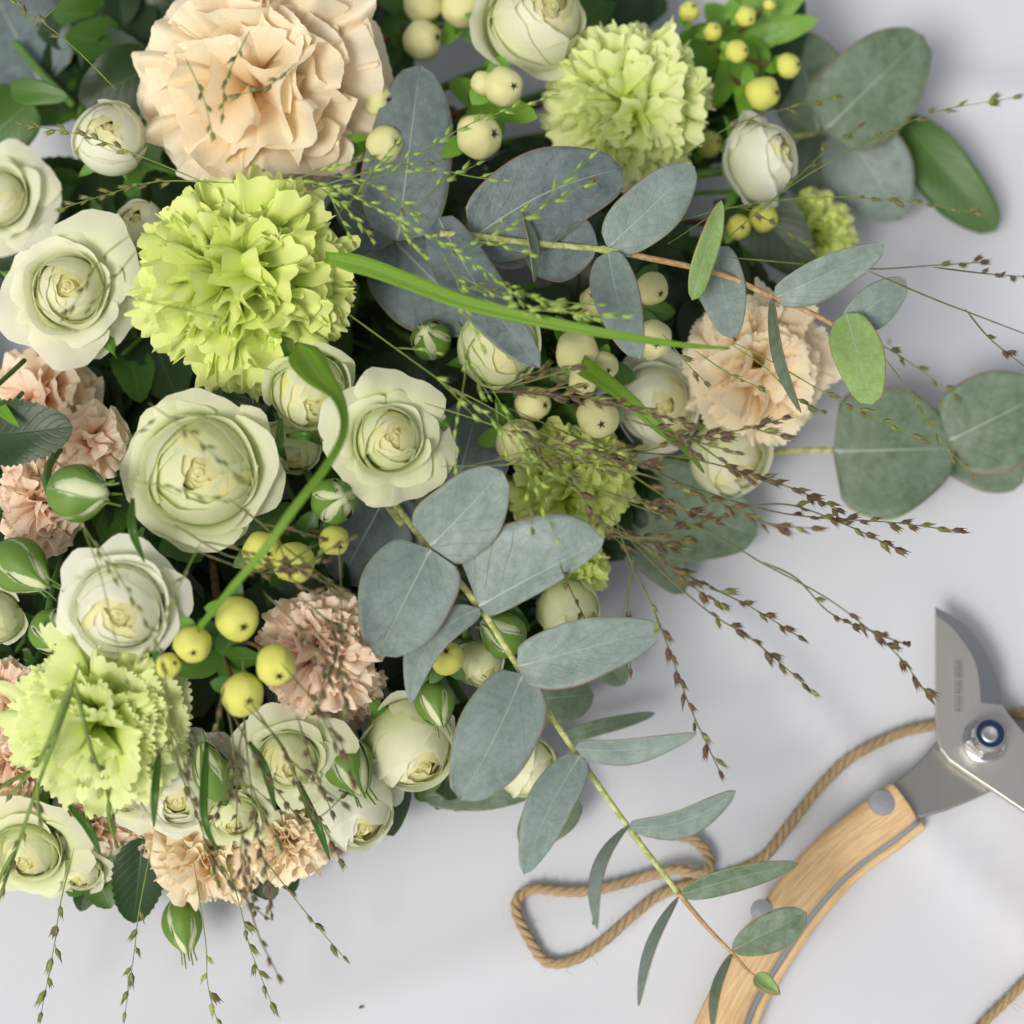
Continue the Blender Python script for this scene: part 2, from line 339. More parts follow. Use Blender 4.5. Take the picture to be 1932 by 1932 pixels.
cache = {}
def carn_petal(kind, var, matk, ruf=1.0, teeth=1.0):
    """Fan petal of unit length rising along +Z and curling towards +X, its rim gathered into ruffles with small teeth."""
    key = ('c', kind, var, matk, ruf, teeth)
    if key in cache: return cache[key]
    rr = random.Random(var * 31 + {'in': 1, 'mid': 2, 'out': 3}[kind] * 7 + len(matk))
    W, bend, amp, k = {'in': (.86, .85, .125, 4.0), 'mid': (.96, 1.15, .120, 4.2), 'out': (1.0, 1.0, .080, 3.8)}[kind]
    if ruf < .9: k *= .42; amp *= 1.15; W *= .98
    amp *= ruf; NS, NT = 67, 14; p1, p2, p3, p4 = [rr.uniform(0, 6) for _ in range(4)]; kk = k * rr.uniform(.85, 1.15)
    tooth = [rr.uniform(.3, 1) * teeth * .026 for _ in range(NS)]
    # bending profile
    NB = 60; xs = [0]; zs_ = [0]
    for i in range(NB):
        L_ = (i + .5) / NB * 1.25; a = bend * max(0, min(1.2, (L_ - .30) / .75)) ** 1.4
        xs.append(xs[-1] + math.sin(a) * 1.25 / NB); zs_.append(zs_[-1] + math.cos(a) * 1.25 / NB)
    V = []; UV = []
    for i in range(NT):
        t = (i / (NT - 1)) ** .8
        for j in range(NS):
            s = 2 * j / (NS - 1) - 1
            edge = (tooth[j] if j % 3 else -tooth[j] * 1.1) * max(0, t - .80) / .20
            L = t * (1 - .07 * abs(s) ** 3 + .04 * math.sin(3 * s + p3)) + edge
            wd = W * (.14 + .86 * min(1, t * 1.15) ** 1.1); fa = s * wd
            q = max(0, min(.9999, L / 1.25)) * NB; qi = int(q); qf = q - qi
            bx_, bz_ = xs[qi] + (xs[qi + 1] - xs[qi]) * qf, zs_[qi] + (zs_[qi + 1] - zs_[qi]) * qf
            a = bend * max(0, min(1.2, (L - .30) / .75)) ** 1.4
            r = amp * max(0, t - .12) ** 1.3 * 1.2 * (math.sin(s * kk * math.pi + p1 + .8 * math.sin(2 * s + p4)) + .45 * math.sin(s * kk * 2.3 * math.pi + p2) * t)
            sw = .45 * amp * t * t * math.cos(s * kk * math.pi * 1.3 + p2) * 1.3
            y = math.sin(fa) * (L * .9 + .1 * bx_) + sw
            x = bx_ * math.cos(fa * .8) + r * math.cos(a); z = bz_ * (.35 + .65 * math.cos(fa)) - r * math.sin(a)
            V.append(Vector((x, y, z))); UV.append((s, t))
    me = mesh('petal', V, gridfaces(NT, NS), M[matk], UV); cache[key] = me; return me
stem_sink = []
def flower_stem(root, rm, p, back, u, v, mat='stem', rad=.0022):
    """A stem from under the head down into the tie of the bouquet."""
    b = P(u + (BIND[0] - u) * .55, v + (BIND[1] - v) * .55, .010)
    q0 = p + back; q1 = q0 + back * .6; q1.z = max(.008, q1.z); b.z = min(b.z, q1.z)
    pts = smoothline([q0, q1.lerp(b, .15), q1.lerp(b, .55) * 1, b], 12)
    for q in pts: q.z = max(.004, q.z)
    V_, F_, U_ = tube(pts, rad, 6)
    inv = (Matrix.Translation(p) @ rm.to_4x4()).inverted()
    me = mesh('stem', [inv @ q for q in V_], F_, M[mat], U_)
    o = link('stem', me, root); return o
FL = []      # (u, v, r, short name) of every head, for the labels of the foliage between them
def carnation(u, v, r, face, matk, label, short, n=58, ruf=1.0, teeth=1.0, dz=0.0, spin=None, maxa=1.12, group=None, z=None):
    z = ZB(u, v) + dz if z is None else z
    p = P(u, v, z); Rm = r * PX(p); rm = rot_facing(face, R.uniform(0, 6.28) if spin is None else spin)
    root = thing('carnation', label, 'carnation', p, group, rm)
    org = Vector((0, 0, -Rm * .62)); L = Rm * 1.06
    n = int(n * .80)
    for i in range(n):
        q = (i + .5) / n; phi = .04 + maxa * (q ** .60); th = i * 2.39996 + R.uniform(-.25, .25)
        kind = 'in' if q < .38 else ('mid' if q < .74 else 'out')
        me = carn_petal(kind, R.randrange(5), matk, ruf, teeth)
        jo = Vector((R.uniform(-1, 1), R.uniform(-1, 1), 0)) * (Rm * .20 * (1 - q)); phi += R.uniform(-.14, .14)
        m = Matrix.Translation(org + jo) @ Matrix.Rotation(th, 4, 'Z') @ Matrix.Rotation(phi * .93, 4, 'Y') @ Matrix.Rotation(R.uniform(-1.7, 1.7) * max(0, 1 - q * 1.5) + R.uniform(-.35, .35), 4, 'Z')
        s = L * R.uniform(.86, 1.08) * (1.0 if kind == 'in' else .98)
        link('petal', me, root, m @ Matrix.Diagonal((s, s, s * (1.0 - .06 * q), 1)))
    # green calyx under the head
    V_, F_, U_ = [], [], []
    pts = [Vector((0, 0, -Rm * (.55 + .7 * k / 6))) for k in range(7)]
    tube(pts, lambda t: Rm * (.22 - .10 * t ** 2), 10, V_, F_, U_)
    link('calyx', mesh('calyx', V_, F_, M['stem'], U_), root)
    flower_stem(root, rm, p, rm @ Vector((0, 0, -Rm * 1.1)), u, v)
    FL.append((u, v, r, short)); return root

def rose_petal(r, ztop, span, lean, curl, var, matk, zb=-.62, drop=0.0, notch=.0):
    key = ('r', r, ztop, span, lean, curl, var, matk, drop)
    if key in cache: return cache[key]
    rr = random.Random(int(r * 1000) * 7 + var * 13 + int(ztop * 100)); NS, NT = 19, 13; V = []; UV = []
    p1, p2 = rr.uniform(0, 6), rr.uniform(0, 6); off = rr.uniform(-.12, .12)
    for i in range(NT):
        t = i / (NT - 1)
        for j in range(NS):
            s = 2 * j / (NS - 1) - 1
            te = t * (1 - .15 * abs(s) ** 4.5 + .022 * math.sin(4 * s + p2) * t + .010 * math.sin(15 * s + p1) * t)
            prof = .20 + .80 * math.sin(min(1, te * 1.55) * math.pi / 2)
            rad = r * prof * (1 + lean * max(0, te - .35) ** 1.5)
            c = max(0, te - .62) / .38
            rad += curl * c ** 1.6
            z = zb + (ztop - zb) * te - abs(curl) * .55 * c ** 2.4 - drop * te ** 2
            wd = (.55 + .45 * math.sin(min(1, te * 1.5) * math.pi / 2))
            a = s * span * .56 * wd
            rad *= 1 + .05 * s
            wv_ = (.022 + .10 * abs(curl)) * te ** 3
            rad += wv_ * math.sin(5 * s + p1); z += wv_ * (.9 * math.sin(5.5 * s + p2) + .35 * math.sin(13 * s + p1))
            # pinched tip of the outer petals
            pin = .06 * curl * math.exp(-((s - off) / .18) ** 2) * c ** 2
            V.append(Vector((math.cos(a) * (rad + pin), math.sin(a) * (rad + pin), z))); UV.append((s, t))
    me = mesh('petal', V, gridfaces(NT, NS), M[matk], UV); cache[key] = me; return me
def shell_petal(rb, al, zc, hz, span, var, matk):
    """Inner petal wrapped round the bud: follows an egg-shaped shell up to a rim at polar angle `al`, rim rolled slightly outwards."""
    key = ('sh', rb, al, zc, hz, span, var, matk)
    if key in cache: return cache[key]
    rr = random.Random(int(rb * 1000) + var * 17 + int(al * 100)); NS, NT = 23, 14; V = []; UV = []
    p1, p2 = rr.uniform(0, 6), rr.uniform(0, 6); sk = rr.uniform(-.22, .22) * (al + .25)
    for i in range(NT):
        t = i / (NT - 1)
        for j in range(NS):
            s = 2 * j / (NS - 1) - 1
            top = al + .34 * abs(s) ** 2.2 * (.5 + al) + sk * s + .05 * math.sin(4 * s + p1) + .018 * math.sin(11 * s + p2)
            pol = 2.65 + (top - 2.65) * t            # polar angle from the axis
            lip = max(0, t - .86) / .14
            r = rb * (1 + .06 * s + .07 * lip ** 1.6 * (.6 + al)) + .012 * math.sin(4 * s + p2) * t
            wd = .6 + .4 * math.sin(min(1, t * 1.3) * math.pi / 2); a = s * span * .5 * wd
            rad = r * math.sin(pol); z = zc + (hz / .5) * r * math.cos(pol) + .01 * lip
            V.append(Vector((math.cos(a) * rad, math.sin(a) * rad, z))); UV.append((s, t))
    me = mesh('petal', V, gridfaces(NT, NS), M[matk], UV); cache[key] = me; return me
def heart_mesh(rad, ztop, dome, var, matk):
    """Tightly rolled heart: one wavy petal strip wound in a spiral."""
    key = ('h', rad, ztop, var, matk)
    if key in cache: return cache[key]
    rr = random.Random(var); NA, NZ = 96, 7; V = []; UV = []; p = rr.uniform(0, 6); turns = 2.6
    for i in range(NA):
        f = i / (NA - 1); a = f * turns * 2 * math.pi; r = rad * (.04 + .96 * f ** .85) * (1 + .10 * math.sin(2.3 * a + p) + .06 * math.sin(5 * a))
        zt_ = ztop - dome * r * r * 3 + .022 * math.sin(1.7 * a + p) - .03 * math.exp(-(r / (rad * .3)) ** 2)
        for j in range(NZ):
            t = j / (NZ - 1); z = zt_ - .30 * (1 - t); q = r + (.014 * (t > .99)) + .05 * (1 - t)
            V.append(Vector((math.cos(a) * q, math.sin(a) * q, z))); UV.append((f * 4 % 1, t))
    F = gridfaces(NA, NZ); b0 = len(V)
    for i in range(5):
        for k in range(17):
            a = 2 * math.pi * k / 16; r = rad * 1.25 * i / 4
            V.append(Vector((math.cos(a) * r, math.sin(a) * r, ztop - .055 - dome * r * r * 3 + .01 * math.sin(3 * a)))); UV.append((k / 16, .9))
    F += [(b0 + f[0], b0 + f[1], b0 + f[2], b0 + f[3]) for f in gridfaces(5, 17)]
    me = mesh('heart', V, F, M[matk], UV); cache[key] = me; return me
# style: bud radius, egg centre, egg half height, rim angles, guard petals (radius, top, span, lean, curl, count)
STY = {
 'open': (.50, -.16, .44, [.30, .44, .62, .84, 1.12], [(.55, .12, 2.3, -.02, .10, 3), (.60, .04, 2.0, .02, .26, 3), (.66, -.12, 1.8, .10, .40, 5)]),
 'cup': (.70, -.16, .40, [.24, .38, .54, .76, 1.02], [(.70, .16, 2.2, -.06, .10, 3), (.74, .0, 1.9, .02, .22, 3), (.78, -.14, 1.7, .06, .30, 4)]),
 'tight': (.76, -.02, .50, [.20, .32, .48, .72], [(.80, .16, 2.4, -.10, .07, 3), (.80, .0, 1.7, .05, .22, 3)]),
 'ball': (.88, -.02, .46, [.16, .32, .58, .90], [])}
def sepal_mesh(long=1.0, var=0, matk='sepal'):
    key = ('s', long, var, matk)
    if key in cache: return cache[key]
    NS, NT = 5, 11; V = []; UV = []
    for i in range(NT):
        t = i / (NT - 1)
        for j in range(NS):
            s = 2 * j / (NS - 1) - 1
            wd = .17 * (math.sin(math.pi * min(1, t + .18)) ** .9 + .06) * (1 - .3 * t)
            ang = t * (1.1 + .5 * var); x = .15 + .75 * long * math.sin(ang) / 1.1; z = .22 * long * (math.cos(ang * 1.6) - 1) - .05 * abs(s)
            V.append(Vector((x, s * wd + .05 * math.sin(3 * t + var), z))); UV.append((s, t))
    cache[key] = mesh('sepal', V, gridfaces(NT, NS), M[matk], UV); return cache[key]
def rose(u, v, r, face, style, matk, label, short, dz=0.0, spin=None, core='rose_core', z=None, sepals=5):
    z = ZB(u, v) + dz if z is None else z
    p = P(u, v, z); Rm = r * PX(p) * (.97 if style in ('open', 'cup') else 1.0); rm = rot_facing(face, R.uniform(0, 6.28) if spin is None else spin)
    root = thing('rose', label, 'rose', p, 'cream spray roses of the bouquet', rm)
    rb, zc, hz, rims, guards = STY[style]
    jf = R.choice([.86, .94, 1.0, 1.08, 1.16])
    for ri, al in enumerate(rims):
        al = round(al * (1 if ri == 0 else jf * R.choice([.93, 1.0, 1.07])), 3)
        a0 = R.uniform(0, 6.28); n = 3
        me_r = rb * (.88 + .12 * ri / max(1, len(rims) - 1))
        for i in range(n):
            me = shell_petal(me_r * (1 + .015 * i), al, zc, hz, 3.1 if ri < 1 else 2.7, R.randrange(3), core if ri < 1 else matk)
            s = Rm * R.uniform(.985, 1.015)
            link('petal', me, root, Matrix.Rotation(a0 + i * 2 * math.pi / n + R.uniform(-.25, .25), 4, 'Z') @ Matrix.Rotation(R.uniform(-.12, .12), 4, 'Y') @ Matrix.Diagonal((s, s * R.uniform(.95, 1.05), s, 1)))
    link('heart', heart_mesh(round(rb * math.sin(rims[0]) * 1.10, 3), round(zc + hz / .5 * rb * .93, 3), .6, R.randrange(3), core), root, Matrix.Rotation(R.uniform(0, 6.28), 4, 'Z') @ Matrix.Diagonal((Rm, Rm, Rm, 1)))
    for (rad, zt, span, lean, curl, n) in guards:
        a0 = R.uniform(0, 6.28)
        for i in range(n):
            me = rose_petal(rad * (1 + .03 * (i % 2)), zt, span, lean, curl, R.randrange(4), matk)
            s = Rm * R.uniform(.93, 1.06)
            link('petal', me, root, Matrix.Rotation(a0 + i * 2 * math.pi / n + R.uniform(-.22, .22), 4, 'Z') @ Matrix.Rotation(R.uniform(-.16, .20), 4, 'Y') @ Matrix.Diagonal((s, s, s, 1)))
    for i in range(sepals):
        m = Matrix.Translation((0, 0, -Rm * .62)) @ Matrix.Rotation(i * 2 * math.pi / max(1, sepals) + R.uniform(-.2, .2), 4, 'Z') @ Matrix.Rotation(-.35 + R.uniform(-.3, .3), 4, 'Y') @ Matrix.Diagonal((Rm * 1.1, Rm * 1.0, Rm * 1.1, 1))
        link('sepal', sepal_mesh(1.15, i % 2), root, m)
    V_, F_, U_ = tube([Vector((0, 0, -Rm * (.55 + .35 * k_ / 5))) for k_ in range(6)], lambda t: Rm * (.24 - .14 * t), 10)
    link('hip', mesh('hip', V_, F_, M['stem'], U_), root)
    flower_stem(root, rm, p, rm @ Vector((0, 0, -Rm * .9)), u, v, rad=.0016)
    FL.append((u, v, r, short)); return root

def bud(u, v, r, tip, length, label, short, dz=0.0, z=None, open_=.5, curl=.0):
    """Closed rose bud pointing along `tip` (camera space), wrapped in five green sepals with long tails."""
    z = ZB(u, v) + dz if z is None else z
    p = P(u, v, z); Rm = r * PX(p); rm = rot_facing(tip, R.uniform(0, 6.28))
    root = thing('rose_bud', label, 'rose bud', p, 'green rose buds of the bouquet', rm)
    Ln = length
    def prof(t): return math.sin(math.pi * min(1, (t * .90 + .06))) ** .75 * (1 - .28 * t)
    NT, NS = 15, 20; V_ = []; UV_ = []
    for i in range(NT):
        t = i / (NT - 1)
        for j in range(NS + 1):
            a = 2 * math.pi * j / NS; rad = Rm * .92 * prof(t) * (1 + .03 * math.sin(3 * a + t * 5))
            V_.append(Vector((math.cos(a) * rad, math.sin(a) * rad, Rm * Ln * (2 * t - 1)))); UV_.append((j / NS, t))
    F_ = gridfaces(NT, NS + 1) + [tuple(range(NS))[::-1], tuple((NT - 1) * (NS + 1) + k for k in range(NS))]
    link('bud_core', mesh('bud_core', V_, F_, M['bud_core'], UV_), root)
    for k in range(5):
        V_ = []; UV_ = []; NS2, NT2 = 9, 20; LT = R.uniform(1.12, 1.26); a0 = k * 2 * math.pi / 5; tw = R.uniform(-.25, .25); fl = R.uniform(.1, .5) * (1 if k % 2 else .5)
        for i in range(NT2):
            t = i / (NT2 - 1) * LT
            for j in range(NS2):
                s = 2 * j / (NS2 - 1) - 1
                tt = min(t, 1.0); wd = (.72 * (1 - tt ** 1.5) ** .9 + .10) * (1 - max(0, t - 1) * 2.6)
                a = a0 + s * wd * (1 + .1 * math.sin(8 * t + k)) + tw * t
                ex = max(0, t - .92)
                rad = Rm * (1.0 * prof(min(t, .97)) + .03 + .05 * (1 - abs(s)) + fl * ex * 1.4 + curl * ex)
                if t > .97: a = a0 + tw * t + s * .42 * (1.4 - t)
                zz = Rm * Ln * (2 * min(t, 1.35) - 1) - Rm * fl * ex * ex
                V_.append(Vector((math.cos(a) * rad, math.sin(a) * rad, zz))); UV_.append((s, t / 1.35))
        link('sepal', mesh('sepal', V_, gridfaces(NT2, NS2), M['bud_sepal'], UV_), root)
    V_, F_, U_ = tube([Vector((0, 0, -Rm * Ln * (.85 + .35 * k_ / 5))) for k_ in range(6)], lambda t: Rm * (.42 - .25 * t), 10)
    link('hip', mesh('hip', V_, F_, M['stem'], U_), root)
    flower_stem(root, rm, p, rm @ Vector((0, 0, -Rm * Ln * 1.15)), u, v, rad=.0013)
    FL.append((u, v, r, short)); return root

# -- carnations
carnation(488, 150, 238, (-.02, -.10, 1), 'peach', 'biggest peach carnation with loose smooth petals and pink flecks, above the lime one', 'biggest peach carnation', n=56, ruf=.85, teeth=.15, dz=.012)
carnation(452, 525, 208, (0, -.05, 1), 'lime', 'large ruffled lime carnation below the biggest peach carnation', 'large lime carnation', n=64, ruf=1.0, dz=.012)
carnation(1195, 190, 162, (.10, .0, 1), 'lime_pale', 'pale lime carnation beside the cream rose at the top', 'pale lime carnation', n=62, dz=.012)
carnation(1445, 695, 150, (.25, -.15, 1), 'peach', 'soft peach carnation beneath the reddish eucalyptus stem', 'soft peach carnation', n=70, teeth=.7, ruf=.8, z=.055)
carnation(1085, 925, 125, (.25, -.25, 1), 'lime', 'lime carnation under the dark purple grass heads', 'lime carnation under the grass', n=58, dz=.0)
carnation(178, 1375, 172, (-.05, -.25, 1), 'lime_pale', 'tightly frilled lime carnation near the bottom of the bouquet, crossed by a thick grass stalk', 'tightly frilled lime carnation', n=84, ruf=.75, dz=.006)
carnation(60, 960, 100, (-.25, -.1, 1), 'pink_peach', 'salmon carnation cut by the photo edge behind the striped green bud', 'salmon carnation', n=44, teeth=.3)
carnation(70, 745, 108, (-.2, .25, 1), 'pink_peach', 'pink peach carnation with broad petals above the dark toothed leaf', 'broad petalled pink carnation', n=36, ruf=.6, teeth=.3, dz=-.012)
carnation(178, 830, 75, (.3, 0, 1), 'pink_peach', 'small pink peach carnation between the dark toothed leaf and the full cream rose', 'small pink carnation', n=34, ruf=.7, teeth=.3, dz=-.014)
carnation(605, 1245, 120, (.2, -.3, 1), 'pink_peach', 'peach carnation beside the yellow berries, under drooping grass heads', 'peach carnation by the yellow berries', n=48, teeth=.6, dz=-.004)
carnation(-5, 1330, 85, (-.3, -.1, 1), 'pink_peach', 'orange peach carnation at the photo edge beside the tightly frilled lime one', 'orange peach carnation', n=36, teeth=.3)
carnation(385, 1640, 108, (-.1, -.55, .8), 'peach', 'pale peach carnation lowest in the bouquet, above the hanging green bud', 'lowest peach carnation', n=46, teeth=.3, z=.030)
carnation(545, 1610, 85, (.2, -.55, .8), 'peach', 'peach carnation resting on the cloth below two cream roses', 'peach carnation on the cloth', n=46, teeth=.5, z=.036)
carnation(168, 1570, 78, (0, -.5, .8), 'pink_peach', 'faded pink carnation under the tightly frilled lime one', 'faded pink carnation', n=36, teeth=.3, z=.028)
carnation(1555, 435, 84, (.5, .1, .8), 'lime', 'small blurred lime carnation at the edge behind the upper eucalyptus branch', 'small blurred lime carnation', n=40, z=.030)
carnation(1095, 1085, 66, (.4, -.4, .8), 'lime', 'little lime carnation below the grass heads beside the big eucalyptus leaf', 'little lime carnation', n=36, z=.036)
# -- roses
rose(-5, 372, 100, (-.1, .1, 1), 'open', 'rose', 'cream rose half cut off by the photo edge', 'cut off cream rose')
rose(128, 545, 134, (.02, .03, 1), 'open', 'rose', 'wide open cream rose with yellow centre left of the large lime carnation', 'wide open cream rose', dz=.006)
rose(377, 890, 148, (.05, -.12, 1), 'cup', 'rose_green', 'full cream rose with folded inner petals below the large lime carnation', 'full cream rose', dz=.008)
rose(738, 828, 118, (.25, .0, 1), 'open', 'rose_green', 'open cream rose above the grey eucalyptus leaves, right of the long bent grass blade', 'open rose by the bent blade', dz=.008)
rose(225, 1150, 122, (.05, -.28, 1), 'cup', 'rose_white', 'white rose above the tightly frilled lime carnation', 'white rose', dz=.006)
rose(583, 735, 90, (.15, -.5, .85), 'tight', 'rose_green', 'half closed cream rose partly covered by the bent grass blade', 'half closed cream rose')
rose(1010, 45, 112, (.35, .25, .9), 'tight', 'rose', 'tall pale cream rose between white berries and pale lime carnation', 'tall pale cream rose', dz=.008)
rose(208, 262, 78, (.1, .15, 1), 'ball', 'rose_white', 'round closed white rose bud beside the biggest peach carnation', 'round closed white rose', dz=-.004)
rose(1432, 302, 90, (.75, .15, .6), 'tight', 'rose_white', 'white rose pointing away from the pale lime carnation toward the cloth', 'outward facing white rose', z=.062)
rose(552, 842, 66, (.1, -.7, .7), 'tight', 'rose_green', 'small cream rose tucked between two bigger cream roses', 'tucked cream rose', dz=-.022)
rose(938, 655, 84, (.2, -.1, .95), 'ball', 'rose_green', 'closed pale green rose under the slanting eucalyptus leaf', 'closed pale green rose', dz=-.018)
rose(1375, 862, 82, (.45, -.45, .8), 'ball', 'rose', 'closed cream rose below the soft peach carnation', 'closed cream rose', z=.030)
rose(1240, 765, 108, (.3, -.15, .95), 'cup', 'rose_white', 'loose white rose between the berries and soft peach carnation', 'loose white rose', dz=-.016)
rose(770, 1405, 110, (.45, -.6, .7), 'tight', 'rose', 'cream rose with an outward curled petal beside the lower eucalyptus leaves', 'curled petal cream rose', z=.042)
rose(335, 1490, 118, (.1, -.5, .8), 'cup', 'rose_white', 'white rose below the yellow berries, crossed by thin grass', 'white rose crossed by grass', z=.056)
rose(545, 1440, 108, (.1, -.35, .9), 'open', 'rose_green', 'open cream rose behind the dark grass heads near the bottom', 'open rose behind dark grass', z=.062)
rose(662, 1520, 106, (.4, -.6, .7), 'tight', 'rose_white', 'white rose resting on the cloth beside the dark pointed leaf', 'white rose on the cloth', z=.038)
rose(52, 1615, 112, (-.1, -.5, .85), 'open', 'rose_green', 'pale rose at the bottom corner of the bouquet under a thick grass stalk', 'bottom corner rose', z=.032)
rose(905, 1250, 56, (.3, -.5, .8), 'tight', 'rose_green', 'small cream rose half hidden behind the lower eucalyptus stem', 'half hidden small rose', z=.044)
rose(1072, 1150, 66, (.4, -.5, .7), 'ball', 'rose_green', 'closed cream rose peeping out below the big eucalyptus leaf', 'peeping cream rose', z=.034)
rose(-5, 1165, 60, (-.3, -.2, 1), 'tight', 'rose_green', 'cream rose cut by the photo edge below two striped buds', 'edge cream rose')
rose(992, 1445, 62, (.75, -.35, .5), 'ball', 'rose', 'creamy half open bud lying on the cloth behind a eucalyptus leaf', 'creamy half open bud', z=.020)
rose(1395, 40, 44, (.1, .1, 1), 'ball', 'rose_white', 'tiny white rose bud among yellow berries at the top', 'tiny white rose', dz=.0)
rose(265, 425, 52, (-.1, .3, 1), 'ball', 'rose_white', 'faint white rose tucked behind the large lime carnation', 'faint white rose', dz=-.02)
rose(232, 1500, 84, (-.1, -.5, .8), 'open', 'rose', 'cream rose squeezed under the tightly frilled lime carnation', 'squeezed cream rose', z=.054)
rose(440, 1545, 90, (.05, -.6, .75), 'open', 'rose_green', 'pale rose wedged above the two lowest peach carnations', 'wedged pale rose', z=.050)
rose(150, 1650, 76, (.0, -.6, .75), 'open', 'rose', 'small cream rose low between the faded pink carnation and corner rose', 'low small cream rose', z=.022)
carnation(15, 1460, 84, (-.2, -.4, .9), 'pink_peach', 'blush carnation at the photo edge under the tightly frilled lime one', 'blush edge carnation', n=40, teeth=.3, z=.040)
carnation(300, 1600, 70, (-.1, -.6, .75), 'peach', 'small blush carnation under the white rose crossed by grass', 'small blush carnation', n=36, teeth=.3, z=.026)
carnation(620, 1570, 74, (.2, -.6, .75), 'pink_peach', 'small blush carnation under the white rose on the cloth', 'tiny blush carnation', n=36, teeth=.3, z=.030)
carnation(655, 1320, 78, (.3, -.4, .85), 'pink_peach', 'blush carnation beside the curled petal cream rose', 'blush carnation beside the rose', n=40, teeth=.5, z=.052)
# -- green buds
bud(150, 930, 60, (.85, -.02, .45), 1.05, 'fat green bud with cream stripes in front of the salmon carnation', 'fat striped bud', dz=.02)
bud(42, 1072, 58, (.75, -.5, .4), 1.15, 'striped green bud at the photo edge under the fat striped bud', 'striped edge bud', dz=.016)
bud(102, 1195, 50, (.35, -.45, .8), 1.0, 'dark green bud between the white rose and the photo edge', 'dark green bud', dz=.0)
bud(632, 945, 48, (.35, .1, .95), .95, 'green bud with cream seams below the open cream rose', 'cream seamed bud', dz=.0)
bud(345, 1748, 42, (.22, -.9, .35), 1.25, 'green bud hanging over the cloth below the lowest peach carnation', 'hanging green bud', z=.016)
bud(945, 1195, 48, (-.6, .4, .6), 1.1, 'smooth green bud behind the lower eucalyptus stem', 'smooth green bud', z=.050)
bud(822, 1330, 42, (.25, -.7, .6), 1.1, 'bright green bud above the curled petal cream rose', 'bright green bud', z=.058)
bud(400, 1455, 40, (-.3, .9, .3), 1.5, 'long green bud standing between two bottom white roses', 'long green bud', z=.066)
bud(655, 1445, 56, (.45, -.7, .5), 1.15, 'leafy green bud with ragged sepals over the white rose on the cloth', 'ragged leafy bud', z=.052)
bud(812, 640, 42, (-.2, .3, .9), 1.0, 'shaded green bud below the dark eucalyptus leaf', 'shaded green bud', dz=-.02)

# ------------------------------------------------------------------ leaves
def leaf(parent, base, tip, W, z0, z1, matk, name='leaf', roll=0.0, WL=None, cup=.12, arch=.06, shape=(.5, .72), serr=0.0, curve=0.0, NS=13, NT=22, thick=0.0, wav=.075, notch=0.0, free=False):
    """Leaf blade between two picture positions at real heights z0/z1; shape=(exponent, skew)."""
    if free: B, Tp = base, tip
    else: B = P(*base, z0); Tp = P(*tip, z1)
    ax = Tp - B; L = ax.length; a = ax.normalized(); m = B.lerp(Tp, .5); tow = (CAM - m).normalized()
    side = a.cross(tow).normalized(); nrm = side.cross(a).normalized()
    rmx = Matrix.Rotation(roll, 3, a); sd2 = rmx @ side; n2 = rmx @ nrm
    px = PX(m); WR_ = W * px / max(.2, math.cos(roll)); WL_ = (WL if WL is not None else W) * px / max(.2, math.cos(roll))
    V = []; UV = []; e, sk = shape; ph = R.uniform(0, 6)
    for i in range(NT):
        t = i / (NT - 1); f = max(0.0, math.sin(math.pi * t ** sk)) ** e if 0 < t < 1 else 0.0
        if serr and 0 < i < NT - 1: f *= 1 + serr * (1 if i % 2 else -1)
        c = B + a * (L * t) + n2 * (arch * L * math.sin(math.pi * t)) + side * (curve * L * math.sin(math.pi * t))
        for j in range(NS):
            s = 2 * j / (NS - 1) - 1; wd = (WR_ if s > 0 else WL_) * f
            q = c + sd2 * (s * wd * (1 + .035 * math.sin(9 * t + ph * 3 + s))) + n2 * (cup * wd * abs(s) ** 1.5 + wav * wd * math.sin(5 * t + 3 * s + ph) * abs(s))
            if notch and t > .8 and abs(s - .2) < .3: q -= a * L * notch * (t - .8) * 5 * (1 - abs(s - .2) / .3)
            V.append(q); UV.append((s, t))
    o = wobj(name, V, gridfaces(NT, NS), M[matk], parent, UV, B)
    if thick:
        md = o.modifiers.new('thickness', 'SOLIDIFY'); md.thickness = thick; md.offset = 0
    return o
def stem_part(parent, pts, rad, matk, name='stem', n=40, sides=8, nodes=()):
    q = smoothline(pts, n)
    f = rad if callable(rad) else (lambda t: rad)
    def rr_(t):
        k = f(t)
        for nd in nodes: k += f(t) * .30 * math.exp(-((t - nd) / .012) ** 2)
        return k
    V_, F_, U_ = tube(q, rr_, sides)
    return wobj(name, V_, F_, M[matk], parent, U_, q[0])
def plant(name, label, cat, u, v, z, group=None): return thing(name, label, cat, P(u, v, z), group)

G_EUC = 'eucalyptus branches of the bouquet'
# lower branch, the sharp one
def zz(v): return .108 - (v - 880) / 1000 * .062
e1 = plant('eucalyptus_branch', 'grey green eucalyptus branch reaching down across the twine toward the wooden handle', 'eucalyptus branch', 740, 945, .07, G_EUC)
stem_part(e1, [P(u, v, zz(v) - (.035 if v < 900 else .030 if v < 1000 else .004)) for u, v in [(700, 890), (745, 950), (815, 1040), (905, 1145), (985, 1270), (1090, 1425), (1185, 1560), (1280, 1685)]], lambda t: .00115 - .0003 * t, 'euc_stem', n=90, nodes=(.24, .385, .54, .715, .87, 1))
stem_part(e1, [P(u, v, zz(v)) for u, v in [(1280, 1685), (1330, 1745), (1380, 1797), (1415, 1835), (1440, 1852)]], lambda t: .0008 - .0004 * t, 'euc_stem_red', n=30)
E = lambda b, t, W, **k: leaf(e1, b, t, W, zz(b[1]) + k.pop('d0', 0), zz(b[1]) + k.pop('dz', .004), k.pop('mat', 'euc'), thick=.0004, **k)
E((812, 1030), (948, 888), 78, WL=72, dz=.012, cup=.22, shape=(.42, .62), roll=.1)
